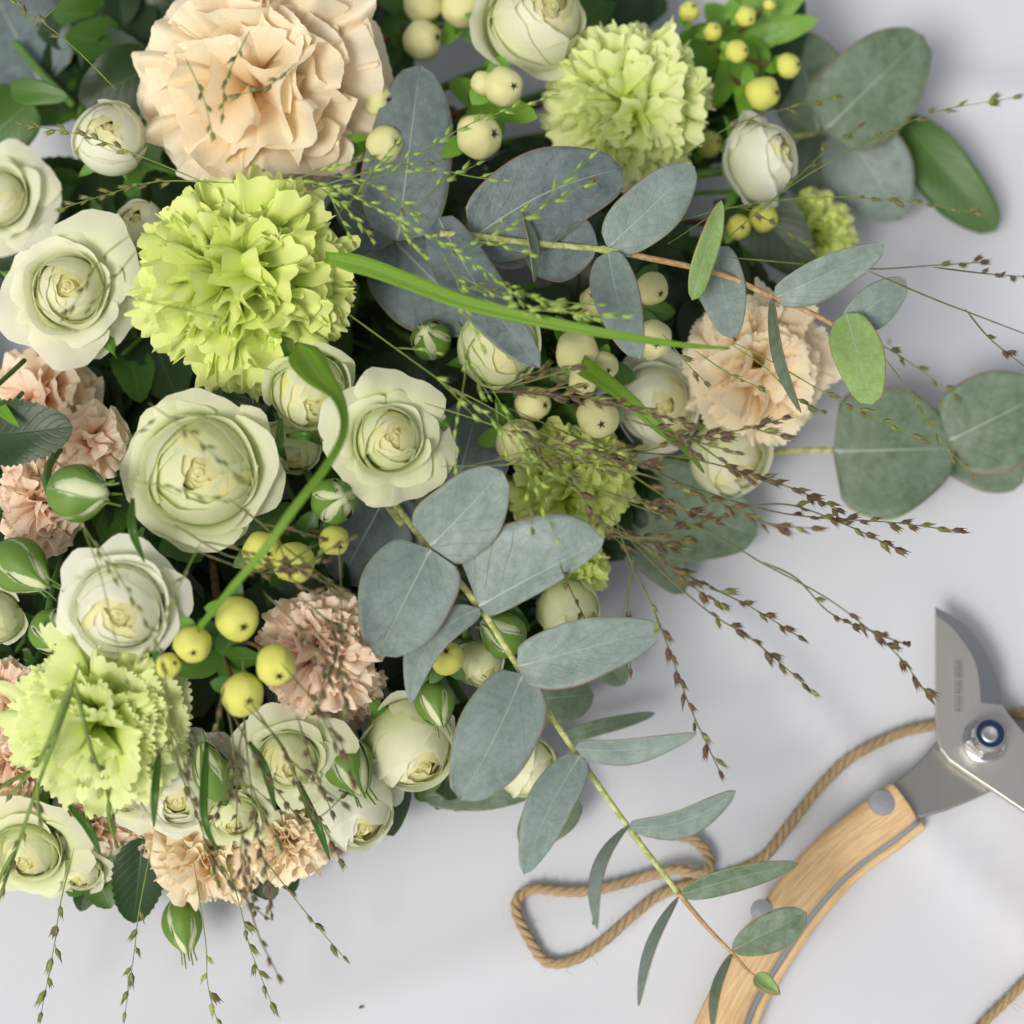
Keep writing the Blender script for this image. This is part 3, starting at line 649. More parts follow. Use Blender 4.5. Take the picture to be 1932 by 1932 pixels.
E((812, 1036), (712, 1236), 92, WL=88, dz=-.004, cup=.20, shape=(.42, .70))
E((904, 1145), (1140, 1018), 34, WL=118, dz=.014, cup=.12, shape=(.40, .62), roll=-.1)
E((905, 1148), (774, 1328), 44, WL=30, dz=-.004, curve=.17, shape=(.6, .75))
E((975, 1258), (1246, 1186), 62, WL=56, dz=.008, shape=(.45, .70))
E((986, 1272), (868, 1510), 74, WL=80, dz=.0, shape=(.45, .80), curve=-.02)
E((1086, 1412), (1314, 1384), 27, WL=22, dz=.012, shape=(.6, .62), roll=.5, curve=.03)
E((1096, 1424), (988, 1650), 46, WL=42, dz=-.002, shape=(.55, .72), curve=.04)
E((1186, 1560), (1388, 1492), 27, WL=25, dz=.012, shape=(.55, .85), roll=.6, curve=.07)
E((1188, 1556), (1127, 1754), 16, WL=8, dz=.010, shape=(.7, .8), roll=1.0, curve=.06)
E((1283, 1688), (1506, 1629), 24, WL=22, dz=.012, shape=(.55, .85), roll=.6, curve=-.05, mat='euc_green')
E((1280, 1692), (1205, 1898), 12, WL=8, dz=.010, shape=(.7, .8), roll=1.0)
E((1381, 1793), (1522, 1722), 40, WL=34, dz=.010, shape=(.5, 1.15), notch=.16, mat='euc_green')
E((1381, 1798), (1345, 1945), 11, WL=7, dz=.006, shape=(.7, .8), roll=1.0, mat='euc_green')
E((1424, 1840), (1472, 1876), 17, WL=16, dz=.002, shape=(.7, .8), mat='euc_young', name='leaf_bud', cup=.6)
E((1428, 1838), (1470, 1874), 14, WL=14, d0=.002, dz=.005, shape=(.7, .8), mat='euc_young', name='leaf_bud', cup=.5)
# upper branch
def zu(u): return .118 - (u - 890) / 1000 * .045
e2 = plant('eucalyptus_branch', 'eucalyptus branch with a reddish stem passing over the soft peach carnation', 'eucalyptus branch', 893, 445, .09, G_EUC)
stem_part(e2, [P(u, v, zu(u)) for u, v in [(830, 440), (893, 445), (1000, 458), (1140, 471), (1190, 480)]], .0010, 'euc_stem', n=40, nodes=(.17, .85))
stem_part(e2, [P(u, v, zu(u)) for u, v in [(1190, 480), (1310, 505), (1380, 525), (1460, 562), (1530, 590), (1588, 622)]], lambda t: .0010 - .0002 * t, 'euc_stem_red', n=50, nodes=(.3, .7))
E2 = lambda b, t, W, **k: leaf(e2, b, t, W, zu(b[0]) + k.pop('d0', 0), zu(b[0]) + k.pop('dz', .004), k.pop('mat', 'euc'), thick=.0004, **k)
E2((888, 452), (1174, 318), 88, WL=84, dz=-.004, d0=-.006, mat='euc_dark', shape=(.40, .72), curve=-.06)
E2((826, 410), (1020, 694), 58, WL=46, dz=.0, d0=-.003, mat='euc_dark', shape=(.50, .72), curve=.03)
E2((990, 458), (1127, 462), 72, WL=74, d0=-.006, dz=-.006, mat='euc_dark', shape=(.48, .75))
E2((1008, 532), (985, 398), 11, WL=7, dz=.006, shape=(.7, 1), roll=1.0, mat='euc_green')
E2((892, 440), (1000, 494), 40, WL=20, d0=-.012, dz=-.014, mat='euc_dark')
E2((1146, 468), (1310, 314), 58, WL=54, dz=.006, shape=(.5, .8))
E2((1148, 474), (1206, 678), 46, WL=42, dz=.006, shape=(.5, .8), curve=.03)
E2((1306, 566), (1361, 378), 24, WL=20, dz=.012, d0=.004, shape=(.55, .8), roll=.5, mat='euc_young', curve=-.04)
E2((1346, 466), (1384, 638), 50, WL=44, d0=-.006, dz=-.004, shape=(.45, .7))
E2((1460, 562), (1668, 462), 42, WL=34, dz=.010, shape=(.5, .75), roll=.2)
E2((1456, 560), (1511, 778), 13, WL=10, dz=.008, shape=(.7, .8), roll=.9, mat='euc_green')
E2((1590, 622), (1708, 528), 42, WL=36, dz=.004, shape=(.5, .9))
E2((1596, 592), (1646, 764), 46, WL=48, dz=.008, d0=.004, shape=(.42, .9), mat='euc_young')
E2((1574, 636), (1582, 664), 12, WL=8, dz=.0, shape=(.6, .8), mat='euc_green')
# shaded branch left of it
e3 = plant('eucalyptus_branch', 'shaded blue grey eucalyptus branch behind the long grass blade', 'eucalyptus branch', 740, 450, .085, G_EUC)
stem_part(e3, [P(725, 400, .070), P(742, 452, .072), P(765, 500, .066)], .0009, 'euc_stem')
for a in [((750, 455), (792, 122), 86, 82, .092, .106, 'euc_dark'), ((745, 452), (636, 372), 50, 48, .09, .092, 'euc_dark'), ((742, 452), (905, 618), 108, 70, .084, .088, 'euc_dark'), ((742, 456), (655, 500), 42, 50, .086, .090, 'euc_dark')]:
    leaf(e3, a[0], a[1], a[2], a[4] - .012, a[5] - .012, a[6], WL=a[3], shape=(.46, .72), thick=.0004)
# branch at the top right lying out over the cloth
e4 = plant('eucalyptus_branch', 'blurred eucalyptus branch with broad leaves lying on the cloth behind the white rose', 'eucalyptus branch', 1480, 260, .02, G_EUC)
stem_part(e4, [P(1380, 270, .03), P(1480, 262, .026), P(1560, 240, .026), P(1600, 230, .024)], .0014, 'euc_stem')
for a in [((1556, 246), (1742, 66), 96, 88, .034, .040, 'euc_green', .6), ((1545, 250), (1500, 62), 84, 72, .028, .030, 'euc_green', .7), ((1590, 235), (1700, 412), 86, 80, .022, .012, 'euc', .7), ((1700, 222), (1880, 436), 62, 50, .016, .006, 'leaf_mid', .9), ((1570, 260), (1500, 372), 50, 44, .018, .012, 'euc_green', .7)]:
    leaf(e4, a[0], a[1], a[2], a[4], a[5], a[6], WL=a[3], shape=(.46, a[7]), thick=.0004)
# branch to the right
e5 = plant('eucalyptus_branch', 'eucalyptus branch with three round green leaves alone on the cloth above the secateurs', 'eucalyptus branch', 1480, 850, .02, G_EUC)
stem_part(e5, [P(1440, 855, .016), P(1500, 850, .018), P(1590, 848, .018), P(1700, 842, .016), P(1800, 828, .014), P(1850, 815, .014)], .0011, 'euc_stem')
for a in [((1572, 852), (1802, 846), 128, 122, .020, .018, .62), ((1790, 832), (1975, 740), 98, 92, .022, .028, .62), ((1796, 828), (1930, 910), 62, 60, .010, .008, .62)]:
    leaf(e5, a[0], a[1], a[2], a[4], a[5], 'euc_green', WL=a[3], shape=(.42, a[6]), thick=.0004)
e6 = plant('eucalyptus_branch', 'eucalyptus branch with shaded leaves on the cloth under the dark purple grass', 'eucalyptus branch', 1150, 930, .02, G_EUC)
stem_part(e6, [P(1120, 900, .03), P(1190, 935, .026), P(1240, 960, .022)], .0014, 'euc_stem')
for a in [((1190, 925), (1428, 1010), 92, 88, .024, .014, 'euc_green'), ((1180, 960), (1290, 1120), 46, 50, .014, .008, 'euc_green'), ((1180, 940), (1150, 1060), 44, 44, .022, .016, 'leaf_mid')]:
    leaf(e6, a[0], a[1], a[2], a[4], a[5], a[6], WL=a[3], shape=(.46, .7), thick=.0004)
e7 = plant('eucalyptus_branch', 'dull grey eucalyptus branch in shade behind the open cream rose and yellow berries', 'eucalyptus branch', 720, 900, .05, G_EUC)
stem_part(e7, [P(640, 860, .05), P(720, 940, .055), P(760, 990, .055)], .0014, 'euc_stem')
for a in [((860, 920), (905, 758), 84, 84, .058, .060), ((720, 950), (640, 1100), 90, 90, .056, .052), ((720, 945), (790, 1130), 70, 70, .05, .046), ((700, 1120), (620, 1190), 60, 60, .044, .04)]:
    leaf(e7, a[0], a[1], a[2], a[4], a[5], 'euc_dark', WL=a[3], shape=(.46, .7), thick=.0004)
e8 = plant('eucalyptus_branch', 'large dark eucalyptus branch in the top corner behind the biggest peach carnation', 'eucalyptus branch', 150, 60, .04, G_EUC)
stem_part(e8, [P(30, 80, .045), P(80, 140, .045), P(140, 200, .04)], .0014, 'stem')
for a in [((80, 165), (-20, -30), 105, 100, .040, .036, 'euc_dark'), ((110, 190), (310, -30), 120, 110, .030, .030, 'euc_dark'), ((20, 165), (128, 182), 27, 22, .078, .08, 'leaf_mid'), ((60, 190), (-60, 290), 70, 60, .048, .04, 'leaf_mid'), ((340, 60), (180, 20), 60, 60, .034, .036, 'leaf_dark')]:  # dark leaves, with the corner's deep shade also put into their colour
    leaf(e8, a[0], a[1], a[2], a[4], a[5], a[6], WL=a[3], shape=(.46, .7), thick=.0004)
e9 = plant('eucalyptus_branch', 'eucalyptus twig with thin blurred leaves under the lower branch beside the curled rose', 'eucalyptus branch', 1000, 1440, .014, G_EUC)
stem_part(e9, [P(930, 1400, .014), P(1040, 1420, .014), P(1080, 1480, .012)], .0010, 'euc_stem')
for a in [((1086, 1500), (985, 1600), 55, 40, .012, .010, 'euc_green'), ((1060, 1392), (1236, 1346), 14, 16, .014, .012, 'euc_green'), ((1000, 1320), (1120, 1310), 50, 46, .020, .014, 'euc_green'), ((800, 1500), (1000, 1500), 30, 34, .014, .008, 'euc_green'), ((1100, 1200), (1180, 1290), 40, 40, .02, .014, 'euc_green')]:
    leaf(e9, a[0], a[1], a[2], a[4], a[5], a[6], WL=a[3], shape=(.46, .7), thick=.0004)

# single broad leaves of the roses and berries
def single(label, base, tip, W, z0, z1, matk, serr=.0, WL=None, cat='leaf', name='rose_leaf', nt=18, **k):
    t = plant(name, label, cat, base[0], base[1], z0)
    leaf(t, base, tip, W, z0, z1, matk, name='blade', serr=serr, WL=WL, NT=nt, **k)
    B = P(*base, z0); Tp = P(*tip, z1); b2 = P(base[0] + (BIND[0] - base[0]) * .2, base[1] + (BIND[1] - base[1]) * .2, max(.01, z0 - .02))
    stem_part(t, [B, B.lerp(b2, .4), b2], .0008, 'stem', name='petiole', n=8, sides=6)
single('dark toothed rose leaf in front of the salmon carnation', (-30, 822), (138, 806), 62, .098, .104, 'leaf_dark', .04, nt=30, shape=(.5, .7))
single('dark toothed rose leaf hanging over the cloth below the lowest peach carnation', (268, 1580), (252, 1742), 50, .030, .012, 'leaf_dark', .04, nt=26, shape=(.6, .8))
single('dark pointed leaf touching the cloth beside the curled petal rose', (700, 1440), (742, 1578), 55, .034, .014, 'leaf_dark', .0, shape=(.75, .7))
single('big glossy dark leaf above the top berries, against the cloth', (1415, 215), (1490, -60), 64, .030, .034, 'leaf_dark', shape=(.55, .7))
single('dark oval leaf under the two speckled berries', (1400, 360), (1530, 520), 62, .048, .040, 'leaf_dark', shape=(.5, .7))
single('dark leaf behind the round closed white rose', (300, 120), (150, 190), 62, .062, .058, 'leaf_dark', shape=(.5, .7))
single('bright green leaf tip at the photo edge above the dark toothed leaf', (-25, 745), (36, 806), 14, .10, .108, 'leaf_fresh', shape=(.7, .6))
single('mid green leaf under the full cream rose', (560, 955), (430, 1030), 26, .066, .062, 'leaf_mid', shape=(.7, .7))
single('green leaf covering the corner of the half hidden small rose', (905, 1150), (1000, 1190), 36, .048, .046, 'leaf_mid', shape=(.6, .7))

# ------------------------------------------------------------------ berries
def sphere_mesh(key, matk, seed):
    if key in cache: return cache[key]
    NT, NS = 16, 22; V = []; UV = []
    for i in range(NT + 1):
        t = math.pi * i / NT
        for j in range(NS + 1):
            a = 2 * math.pi * j / NS; d = Vector((math.sin(t) * math.cos(a), math.sin(t) * math.sin(a), math.cos(t)))
            r = 1 + .06 * noise.noise(d * 1.3 + Vector((seed, 0, 0))) * 2 + .025 * noise.noise(d * 4 + Vector((seed, 3, 0))) + .012 * math.cos(5 * a) * math.sin(t)
            r *= 1 - .10 * math.exp(-(t / .28) ** 2)
            V.append(d * r); UV.append((j / NS, i / NT))
    cache[key] = mesh('berry', V, gridfaces(NT + 1, NS + 1), M[matk], UV); return cache[key]
def nub_mesh():
    if 'nub' in cache: return cache['nub']
    V, F, U = [], [], []
    for k in range(5):
        a = k * 2 * math.pi / 5 + .2 * (k % 2); d = Vector((math.cos(a), math.sin(a), .35))
        tube([Vector((0, 0, .90)), Vector((0, 0, .93)) + d * .10, Vector((0, 0, .93)) + d * .24], lambda t: .065 * (1.1 - t), 5, V, F, U)
    tube([Vector((0, 0, .88)), Vector((0, 0, .96)), Vector((0, 0, 1.08))], lambda t: .09 * (1.2 - t * .8), 6, V, F, U)
    cache['nub'] = mesh('nub', V, F, M['berry_tip'], U); return cache['nub']
def berry_sprig(label, berries, matk, dz=0.0, z=None, leaves=5, lm='leaf_mid'):
    cu = sum(b[0] for b in berries) / len(berries); cv = sum(b[1] for b in berries) / len(berries)
    z0 = (ZB(cu, cv) + dz) if z is None else z
    root = plant('berry_sprig', label, 'berry sprig', cu, cv, max(.008, z0 - .022), 'snowberry sprigs of the bouquet')
    hub = P(cu + (BIND[0] - cu) * .04, cv + (BIND[1] - cv) * .04, max(.008, z0 - .028))
    for (u, v, r, fr, fu) in berries:
        zb_ = z0 + R.uniform(-.003, .003); p = P(u, v, zb_); rm = r * PX(p); f = camvec(fr, fu, .62); ro = rot_facing((fr, fu, .62), R.uniform(0, 6))
        b = link('berry', sphere_mesh(('b', matk, R.randrange(4)), matk, R.uniform(0, 9)), root, Matrix.Translation(p - root.location) @ ro.to_4x4() @ Matrix.Diagonal((rm, rm * R.uniform(.96, 1.02), rm * R.uniform(.94, 1.03), 1)))
        link('nub', nub_mesh(), b)
        q = p - f * rm * .9
        stem_part(root, [q, q.lerp(hub, .4) - f * .003, hub], .0007, 'stem_red', name='stalk', n=8, sides=5)
        for k in range(3):
            a = R.uniform(0, 6.28); d = (ro @ Vector((math.cos(a), math.sin(a), -.25))).normalized()
            leaf(root, q, q + d * rm * R.uniform(1.1, 1.7), r * .42, 0, 0, lm if k else 'leaf_fresh', free=True, shape=(.55, .75), NS=5, NT=8)
    for k in range(leaves):
        a = k * 2 * math.pi / leaves + R.uniform(-.4, .4); L = R.uniform(50, 80 if leaves < 10 else 130)
        leaf(root, (cu, cv), (cu + math.cos(a) * L * 1.3, cv + math.sin(a) * L * 1.3), min(26, L * .38), max(.008, z0 - .02), max(.010, z0 - .02 + R.uniform(-.004, .012)), lm, shape=(.55, .75), NS=7, NT=9)
    b = P(cu + (BIND[0] - cu) * .5, cv + (BIND[1] - cv) * .5, .008)
    stem_part(root, [hub, hub.lerp(b, .4), b], .0013, 'stem_red', name='stem', n=10, sides=6)
    FL.append((cu, cv, 50, 'berries'))
berry_sprig('cream berries above the shaded eucalyptus leaf, between the biggest peach carnation and tall cream rose', [(797, 77, 38, .9, .1), (800, 8, 37, .1, .5), (871, 12, 41, .1, .4), (685, -3, 25, .3, -.2)], 'berry_cream', .004)
berry_sprig('three cream berries around small green leaves above the big eucalyptus leaf', [(911, 157, 23, .6, .1), (950, 163, 37, .4, -.1), (904, 257, 42, .6, 0)], 'berry_cream', -.002, lm='leaf_fresh')
berry_sprig('two cream berries touching the edge of the biggest peach carnation', [(727, 273, 36, .6, 0), (712, 188, 34, .6, -.1)], 'berry_cream', -.006)
berry_sprig('small yellow berries beside the glossy dark leaf at the top', [(1407, 31, 20, .4, -.4), (1390, 97, 22, .7, 0), (1439, 175, 32, .9, -.1), (1487, 124, 24, .95, 0), (1452, 8, 12, .3, .3), (1345, 60, 18, .2, .2), (1300, 22, 20, .3, .3)], 'berry_yellow', z=.068, leaves=18, lm='leaf_fresh')
berry_sprig('yellow berries peeping out between the pale lime carnation and outward facing white rose', [(1347, 178, 26, .5, -.1), (1337, 272, 25, .7, .1)], 'berry_yellow', -.004)
berry_sprig('pair of speckled yellow berries below the outward facing white rose', [(1394, 428, 24, .15, -.1), (1441, 411, 28, .4, -.2)], 'berry_yellow', .012)
berry_sprig('pale berries hanging behind the narrow downward eucalyptus leaf', [(1230, 545, 31, .4, -.3), (1125, 568, 32, -.2, .2), (1232, 642, 37, .1, -.2)], 'berry_cream', -.008)
berry_sprig('three pale berries crossed by the tip of the long grass blade', [(1088, 664, 42, .3, -.4), (1140, 690, 28, .2, -.3), (1100, 718, 28, .1, -.4)], 'berry_cream', -.006)
berry_sprig('pale berries around the purple grass heads above the lime carnation', [(1005, 762, 34, .6, -.1), (1128, 786, 40, .1, -.3), (978, 834, 43, .5, -.5)], 'berry_cream', -.010)
berry_sprig('yellow berries behind the bent grass blade, beside the cream seamed bud', [(495, 1040, 37, .3, -.1), (555, 1062, 39, .1, -.2), (631, 1020, 29, .4, -.4)], 'berry_yellow', -.004)
berry_sprig('cluster of yellow berries between the white rose and the peach carnation', [(448, 1167, 42, .3, -.3), (364, 1216, 36, .1, -.3), (520, 1255, 38, .2, -.4), (458, 1310, 41, .3, -.2), (318, 1256, 24, .5, .2)], 'berry_yellow', .010)
berry_sprig('lone yellow berry beside the smooth green bud near the lower eucalyptus stem', [(842, 1240, 33, 0, .3)], 'berry_yellow', .0, leaves=3)

# ------------------------------------------------------------------ dark foliage between the heads, added to keep the gaps dark
def short_of(u, v):
    ds = sorted([(math.hypot(u - a, v - b) - r * .6, s) for a, b, r, s in FL if s != 'berries']); return ds[0][1], ds[1][1]
used = set()
def filler(u, v, z, n, L, mats, kinds):
    a_, b_ = short_of(u, v); lab = f'dark leaves between {a_} and {b_}'
    if lab in used: return False
    used.add(lab)
    t = plant('leaf_sprig', lab, 'leaf sprig', u, v, z, 'dark leaf sprigs filling the bouquet')
    ang = R.uniform(0, 6.28)
    c = P(u, v, z); e = P(u + math.cos(ang) * L * .9, v + math.sin(ang) * L * .9, z + .004)
    stem_part(t, [c, c.lerp(e, .5), e], .0009, 'stem', n=8, sides=5)
    for k in range(n):
        f = (k + .5) / n; bu = u + math.cos(ang) * L * .9 * f; bv = v + math.sin(ang) * L * .9 * f
        a = ang + (1 if k % 2 else -1) * R.uniform(.7, 1.3) if k < n - 1 else ang
        l = L * R.uniform(.8, 1.2)
        leaf(t, (bu, bv), (bu + math.cos(a) * l, bv + math.sin(a) * l), l * R.uniform(.34, .46), z + .003 * f, max(.006, z + R.uniform(-.30, .25) * z), R.choice(mats), serr=.03, shape=(.6, .72), roll=R.uniform(-.5, .5), NS=7, NT=15)
    return True
cnt = 0; placed = []
for k in range(3000):
    if cnt >= 100: break
    u, v = R.uniform(-80, 1560), R.uniform(-80, 1680)
    ed_ = edged(u, v)
    if ed_ < 75: continue
    if any(math.hypot(u - a, v - b) < 80 for a, b in placed): continue
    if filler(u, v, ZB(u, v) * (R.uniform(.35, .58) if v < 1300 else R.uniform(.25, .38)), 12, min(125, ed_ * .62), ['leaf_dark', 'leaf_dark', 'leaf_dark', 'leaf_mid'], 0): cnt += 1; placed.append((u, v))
print('fillers', cnt)

# ------------------------------------------------------------------ grass
def blade(label, pts, zs, wid, matk='blade', twist=.2, n=60, nm='grass_leaf'):
    """Long grass blade: a V-shaped ribbon."""
    q = smoothline([P(u, v, z) for (u, v), z in zip(pts, zs)], n); V = []; UV = []
    for i, p in enumerate(q):
        t = i / (n - 1); d = (q[min(n - 1, i + 1)] - q[max(0, i - 1)]).normalized(); tow = (CAM - p).normalized()
        s = d.cross(tow).normalized(); nn_ = s.cross(d); a = twist * math.sin(t * 5); s2 = s * math.cos(a) + nn_ * math.sin(a)
        wv_ = wid(t) * PX(p) * .5
        for j in range(5):
            k = j / 2 - 1; V.append(p + s2 * (k * wv_) + nn_ * (abs(k) * wv_ * .35)); UV.append((k, t))
    t_ = thing(nm, label, nm.replace('_', ' '), q[0])
    o = wobj('strip', V, gridfaces(n, 5), M[matk], t_, UV, q[0]); md = o.modifiers.new('thickness', 'SOLIDIFY'); md.thickness = .0002
blade('long bright green grass blade slanting over the eucalyptus leaves', T2([(30, 1380), (250, 1430), (500, 1520), (750, 1615), (1000, 1680), (1300, 1745), (1600, 1800), (1932, 1850), (2200, 1870)]), [.122, .128, .132, .135, .136, .136, .135, .132, .128], lambda t: 33 * min(1, .5 + t * 6) * (1 - t ** 1.3) ** .8 + 3)
blade('short green grass blade lying over the loose white rose', T5([(1400, 240), (1600, 380), (1800, 560), (1960, 690), (2060, 820)]), [.085, .096, .098, .09, .075], lambda t: 34 * (1 - t) ** .8 + 3)
blade('bent bright green grass blade arching over the half closed cream rose to the yellow berries', T4([(1590, 120), (1700, 290), (1820, 430), (1845, 600), (1750, 790), (1580, 1010), (1420, 1230), (1240, 1440), (1060, 1660)]), [.118, .132, .142, .148, .150, .150, .146, .136, .112], lambda t: (50 * math.exp(-((t - .13) / .13) ** 2) + 20) * (1 - .35 * t) * min(1, .15 + t * 12), twist=.6)

def spikelet(matk, var):
    key = ('sp', matk, var)
    if key in cache: return cache[key]
    rr = random.Random(var + 5); V, F, U = [], [], []
    for (off, ang, ln, wd) in ((0, 0, 1.0, .20), (.05, .22, .98, .12), (.08, -.18, 1.05, .12)):
        pr = [(0, .10), (.12, .6), (.28, 1.0), (.45, .92), (.62, .5), (.78, .2), (1.0, .04)]
        base = Vector((off, 0, 0)); d = Vector((math.cos(ang), math.sin(ang), rr.uniform(-.1, .1))); b0 = len(V)
        sd_ = Vector((-math.sin(ang), math.cos(ang), 0)); n_ = Vector((0, 0, 1))
        for x, w_ in pr:
            for k in range(6):
                a = k * math.pi / 3; V.append(base + d * (x * ln) + (sd_ * math.cos(a) + n_ * math.sin(a) * .8) * (w_ * wd)); U.append((k / 6, x))
        for i in range(len(pr) - 1):
            for k in range(6):
                F.append((b0 + i * 6 + k, b0 + i * 6 + (k + 1) % 6, b0 + (i + 1) * 6 + (k + 1) % 6, b0 + (i + 1) * 6 + k))
    cache[key] = mesh('spikelet', V, F, M[matk], U); return cache[key]
NSP = 0
def panicle(label, branches, z, tone='purple', rad=.00027, size=31, stemm=None, name='grass_panicle', offs=0):
    """branches: list of (points, first fraction carrying spikelets, spacing in picture units [, (z0, z1)])."""
    global NSP
    sm = stemm or ('grass_stem_dark' if tone == 'purple' else 'grass_stem')
    u0, v0 = branches[0][0][0]; z0 = z if isinstance(z, (int, float)) else z[0]; z1 = z if isinstance(z, (int, float)) else z[1]
    root = thing(name, label, 'grass head', P(u0, v0, z0), 'grass heads of the bouquet')
    if offs:
        more = []
        for br in branches:
            pts = br[0]; L_ = sum(math.hypot(b[0] - a[0], b[1] - a[1]) for a, b in zip(pts, pts[1:]))
            for _ in range(int(L_ / offs)):
                i = R.randrange(len(pts) - 1); f = R.random(); a, b = pts[i], pts[i + 1]; st = (a[0] + (b[0] - a[0]) * f, a[1] + (b[1] - a[1]) * f)
                an = math.atan2(b[1] - a[1], b[0] - a[0]) + R.choice((-1, 1)) * R.uniform(.12, .5); l = R.uniform(60, 150)
                zz_ = z0 + (z1 - z0) * (i + f) / (len(pts) - 1)
                more.append(([st, (st[0] + math.cos(an) * l * .5, st[1] + math.sin(an) * l * .5), (st[0] + math.cos(an * .9 + .05) * l, st[1] + math.sin(an) * l)], R.uniform(.2, .6), br[2] * 1.15, (zz_, zz_ + R.uniform(-.006, .006))))
        branches = list(branches) + more
    for br in branches:
        pts, f0, sp = br[:3]; a, b = br[3] if len(br) > 3 else (z0, z1)
        npt = len(pts); pts = [(u + (R.uniform(-3, 3) if 0 < i < npt - 1 else 0), v + (R.uniform(-3, 3) if 0 < i < npt - 1 else 0)) for i, (u, v) in enumerate(pts)]
        w3 = [P(u, v, a + (b - a) * i / (npt - 1)) for i, (u, v) in enumerate(pts)]
        L = sum(math.hypot(p2[0] - p1[0], p2[1] - p1[1]) for p1, p2 in zip(pts, pts[1:])); n = max(8, int(L / 10))
        q = smoothline(w3, n); V_, F_, U_ = tube(q, lambda t: (rad if tone == 'purple' else rad * .72) * (1.15 - .5 * t) * min(1, .35 + t * 5), 5)
        ns = int(L * (1 - f0) / sp)
        for k in range(ns + 1):
            t = f0 + (1 - f0) * min(1, max(0, (k + (0 if k in (0, ns) else R.uniform(-.42, .42))) / max(1, ns))); i = min(n - 2, int(t * (n - 1))); p = q[i].lerp(q[i + 1], t * (n - 1) - i)
            d = (q[min(n - 1, i + 2)] - q[max(0, i - 1)]).normalized(); tow = (CAM - p).normalized(); sd_ = d.cross(tow).normalized()
            last = k == ns; sgn = 0 if last else (1 if k % 2 else -1)
            px = PX(p); ped = 0 if last else R.uniform(1, 11) * px
            an = sgn * R.uniform(.05, .5); dd = (d * math.cos(an) + sd_ * math.sin(an) + tow * R.uniform(-.2, .2)).normalized()
            q2 = p + dd * ped
            if ped: tube([p, p.lerp(q2, .5), q2], rad * .6, 4, V_, F_, U_)
            s = size * R.uniform(.70, 1.2) * px
            y = dd.cross(tow).normalized(); zv = dd.cross(y)
            m = Matrix((dd, y, zv)).transposed() @ Matrix.Rotation(R.uniform(0, 6.28), 3, 'X')
            mk = {'purple': 'spike_purple', 'olive': 'spike_olive', 'lime': 'spike_lime'}[tone if R.random() > .15 else 'olive']
            link('spikelet', spikelet(mk, R.randrange(3)), root, Matrix.Translation(q2 - dd * s * .08 - root.location) @ m.to_4x4() @ Matrix.Diagonal((s, s, s, 1)))
            NSP += 1
        wobj('stalk', V_, F_, M[sm], root, U_, q[0])
    return root
pz = (.112, .085)
panicle('purple grass head reaching furthest over the cloth above the secateurs', [([(960, 770), (1150, 850), (1330, 930), (1480, 970), (1600, 982), (1700, 988), (1812, 1003)], .62, 26), ([(1420, 952), (1500, 955), (1600, 990), (1690, 1035)], .3, 22), ([(1150, 850), (1300, 865), (1450, 905), (1530, 940), (1580, 960)], .45, 17)], pz)
panicle('purple grass head whose long thin tips end just above the blade', [([(1130, 930), (1330, 1000), (1440, 1060), (1560, 1130), (1640, 1190), (1700, 1240), (1748, 1308)], .70, 24), ([(1440, 1060), (1500, 1090), (1560, 1150), (1610, 1180)], .55, 26), ([(1620, 1180), (1690, 1210), (1712, 1215)], .3, 22)], pz)
panicle('purple grass head with two parallel tips over bare cloth between blade and leaves', [([(1130, 960), (1250, 1060), (1350, 1110), (1420, 1150), (1506, 1200)], .4, 24), ([(1180, 1010), (1260, 1090), (1340, 1160), (1420, 1210), (1530, 1302)], .45, 23)], pz)
panicle('purple grass head drooping over the oval eucalyptus leaf toward the twine', [([(1150, 950), (1190, 1050), (1225, 1130), (1260, 1220), (1300, 1330), (1357, 1454)], .38, 25), ([(1195, 1050), (1185, 1150), (1190, 1262)], .5, 27), ([(1055, 1060), (1075, 1110), (1106, 1172)], .2, 24)], (.115, .075))
panicle('dense purple grass head crossing above the lime carnation', [([(900, 740), (1000, 742), (1100, 750), (1200, 770), (1300, 800)], .1, 15), ([(940, 735), (1010, 705), (1090, 695)], .2, 22), ([(960, 790), (1080, 840), (1180, 868), (1240, 880)], .3, 16)], .116, offs=120)
panicle('purple grass head pointing at the soft peach carnation', [([(1120, 830), (1200, 850), (1300, 826), (1400, 808), (1476, 790)], .35, 22), ([(1180, 790), (1280, 818), (1360, 828)], .3, 20), ([(1150, 880), (1230, 900), (1310, 930), (1380, 960), (1470, 998)], .35, 20)], .112, offs=170)
panicle('purple grass head fanning out just under the big eucalyptus leaf tip', [([(1050, 880), (1100, 940), (1140, 1000), (1180, 1030)], .3, 16), ([(1120, 980), (1200, 1010), (1300, 1020)], .3, 18), ([(1130, 990), (1230, 1040), (1310, 1110), (1360, 1140)], .4, 20), ([(1080, 900), (1180, 940), (1280, 960), (1350, 985)], .4, 18)], (.120, .10), offs=160)
panicle('purple grass head with fine stalks rising between berries and open cream rose', [([(800, 760), (930, 800), (1050, 850), (1150, 880)], .45, 20), ([(830, 720), (960, 790), (1080, 900)], .5, 22), ([(830, 880), (930, 880), (1040, 870)], .6, 24)], .112, 'olive', offs=150)
panicle('slender green grass head stretching over the broad blurred eucalyptus leaves at the top', [([(1360, 460), (1470, 370), (1580, 300), (1680, 245), (1770, 210), (1912, 184)], .55, 30), ([(1430, 405), (1500, 340), (1560, 280), (1620, 240)], .3, 38), ([(1280, 300), (1380, 240), (1470, 205), (1570, 185)], .35, 32)], (.10, .075), 'olive', size=27)
panicle('thin grass head ending beside the dark blurred leaf', [([(1230, 430), (1400, 385), (1560, 374), (1700, 378), (1840, 402)], .62, 26), ([(1260, 460), (1380, 395), (1460, 420), (1530, 470)], .5, 30)], (.10, .07), 'olive', size=25)
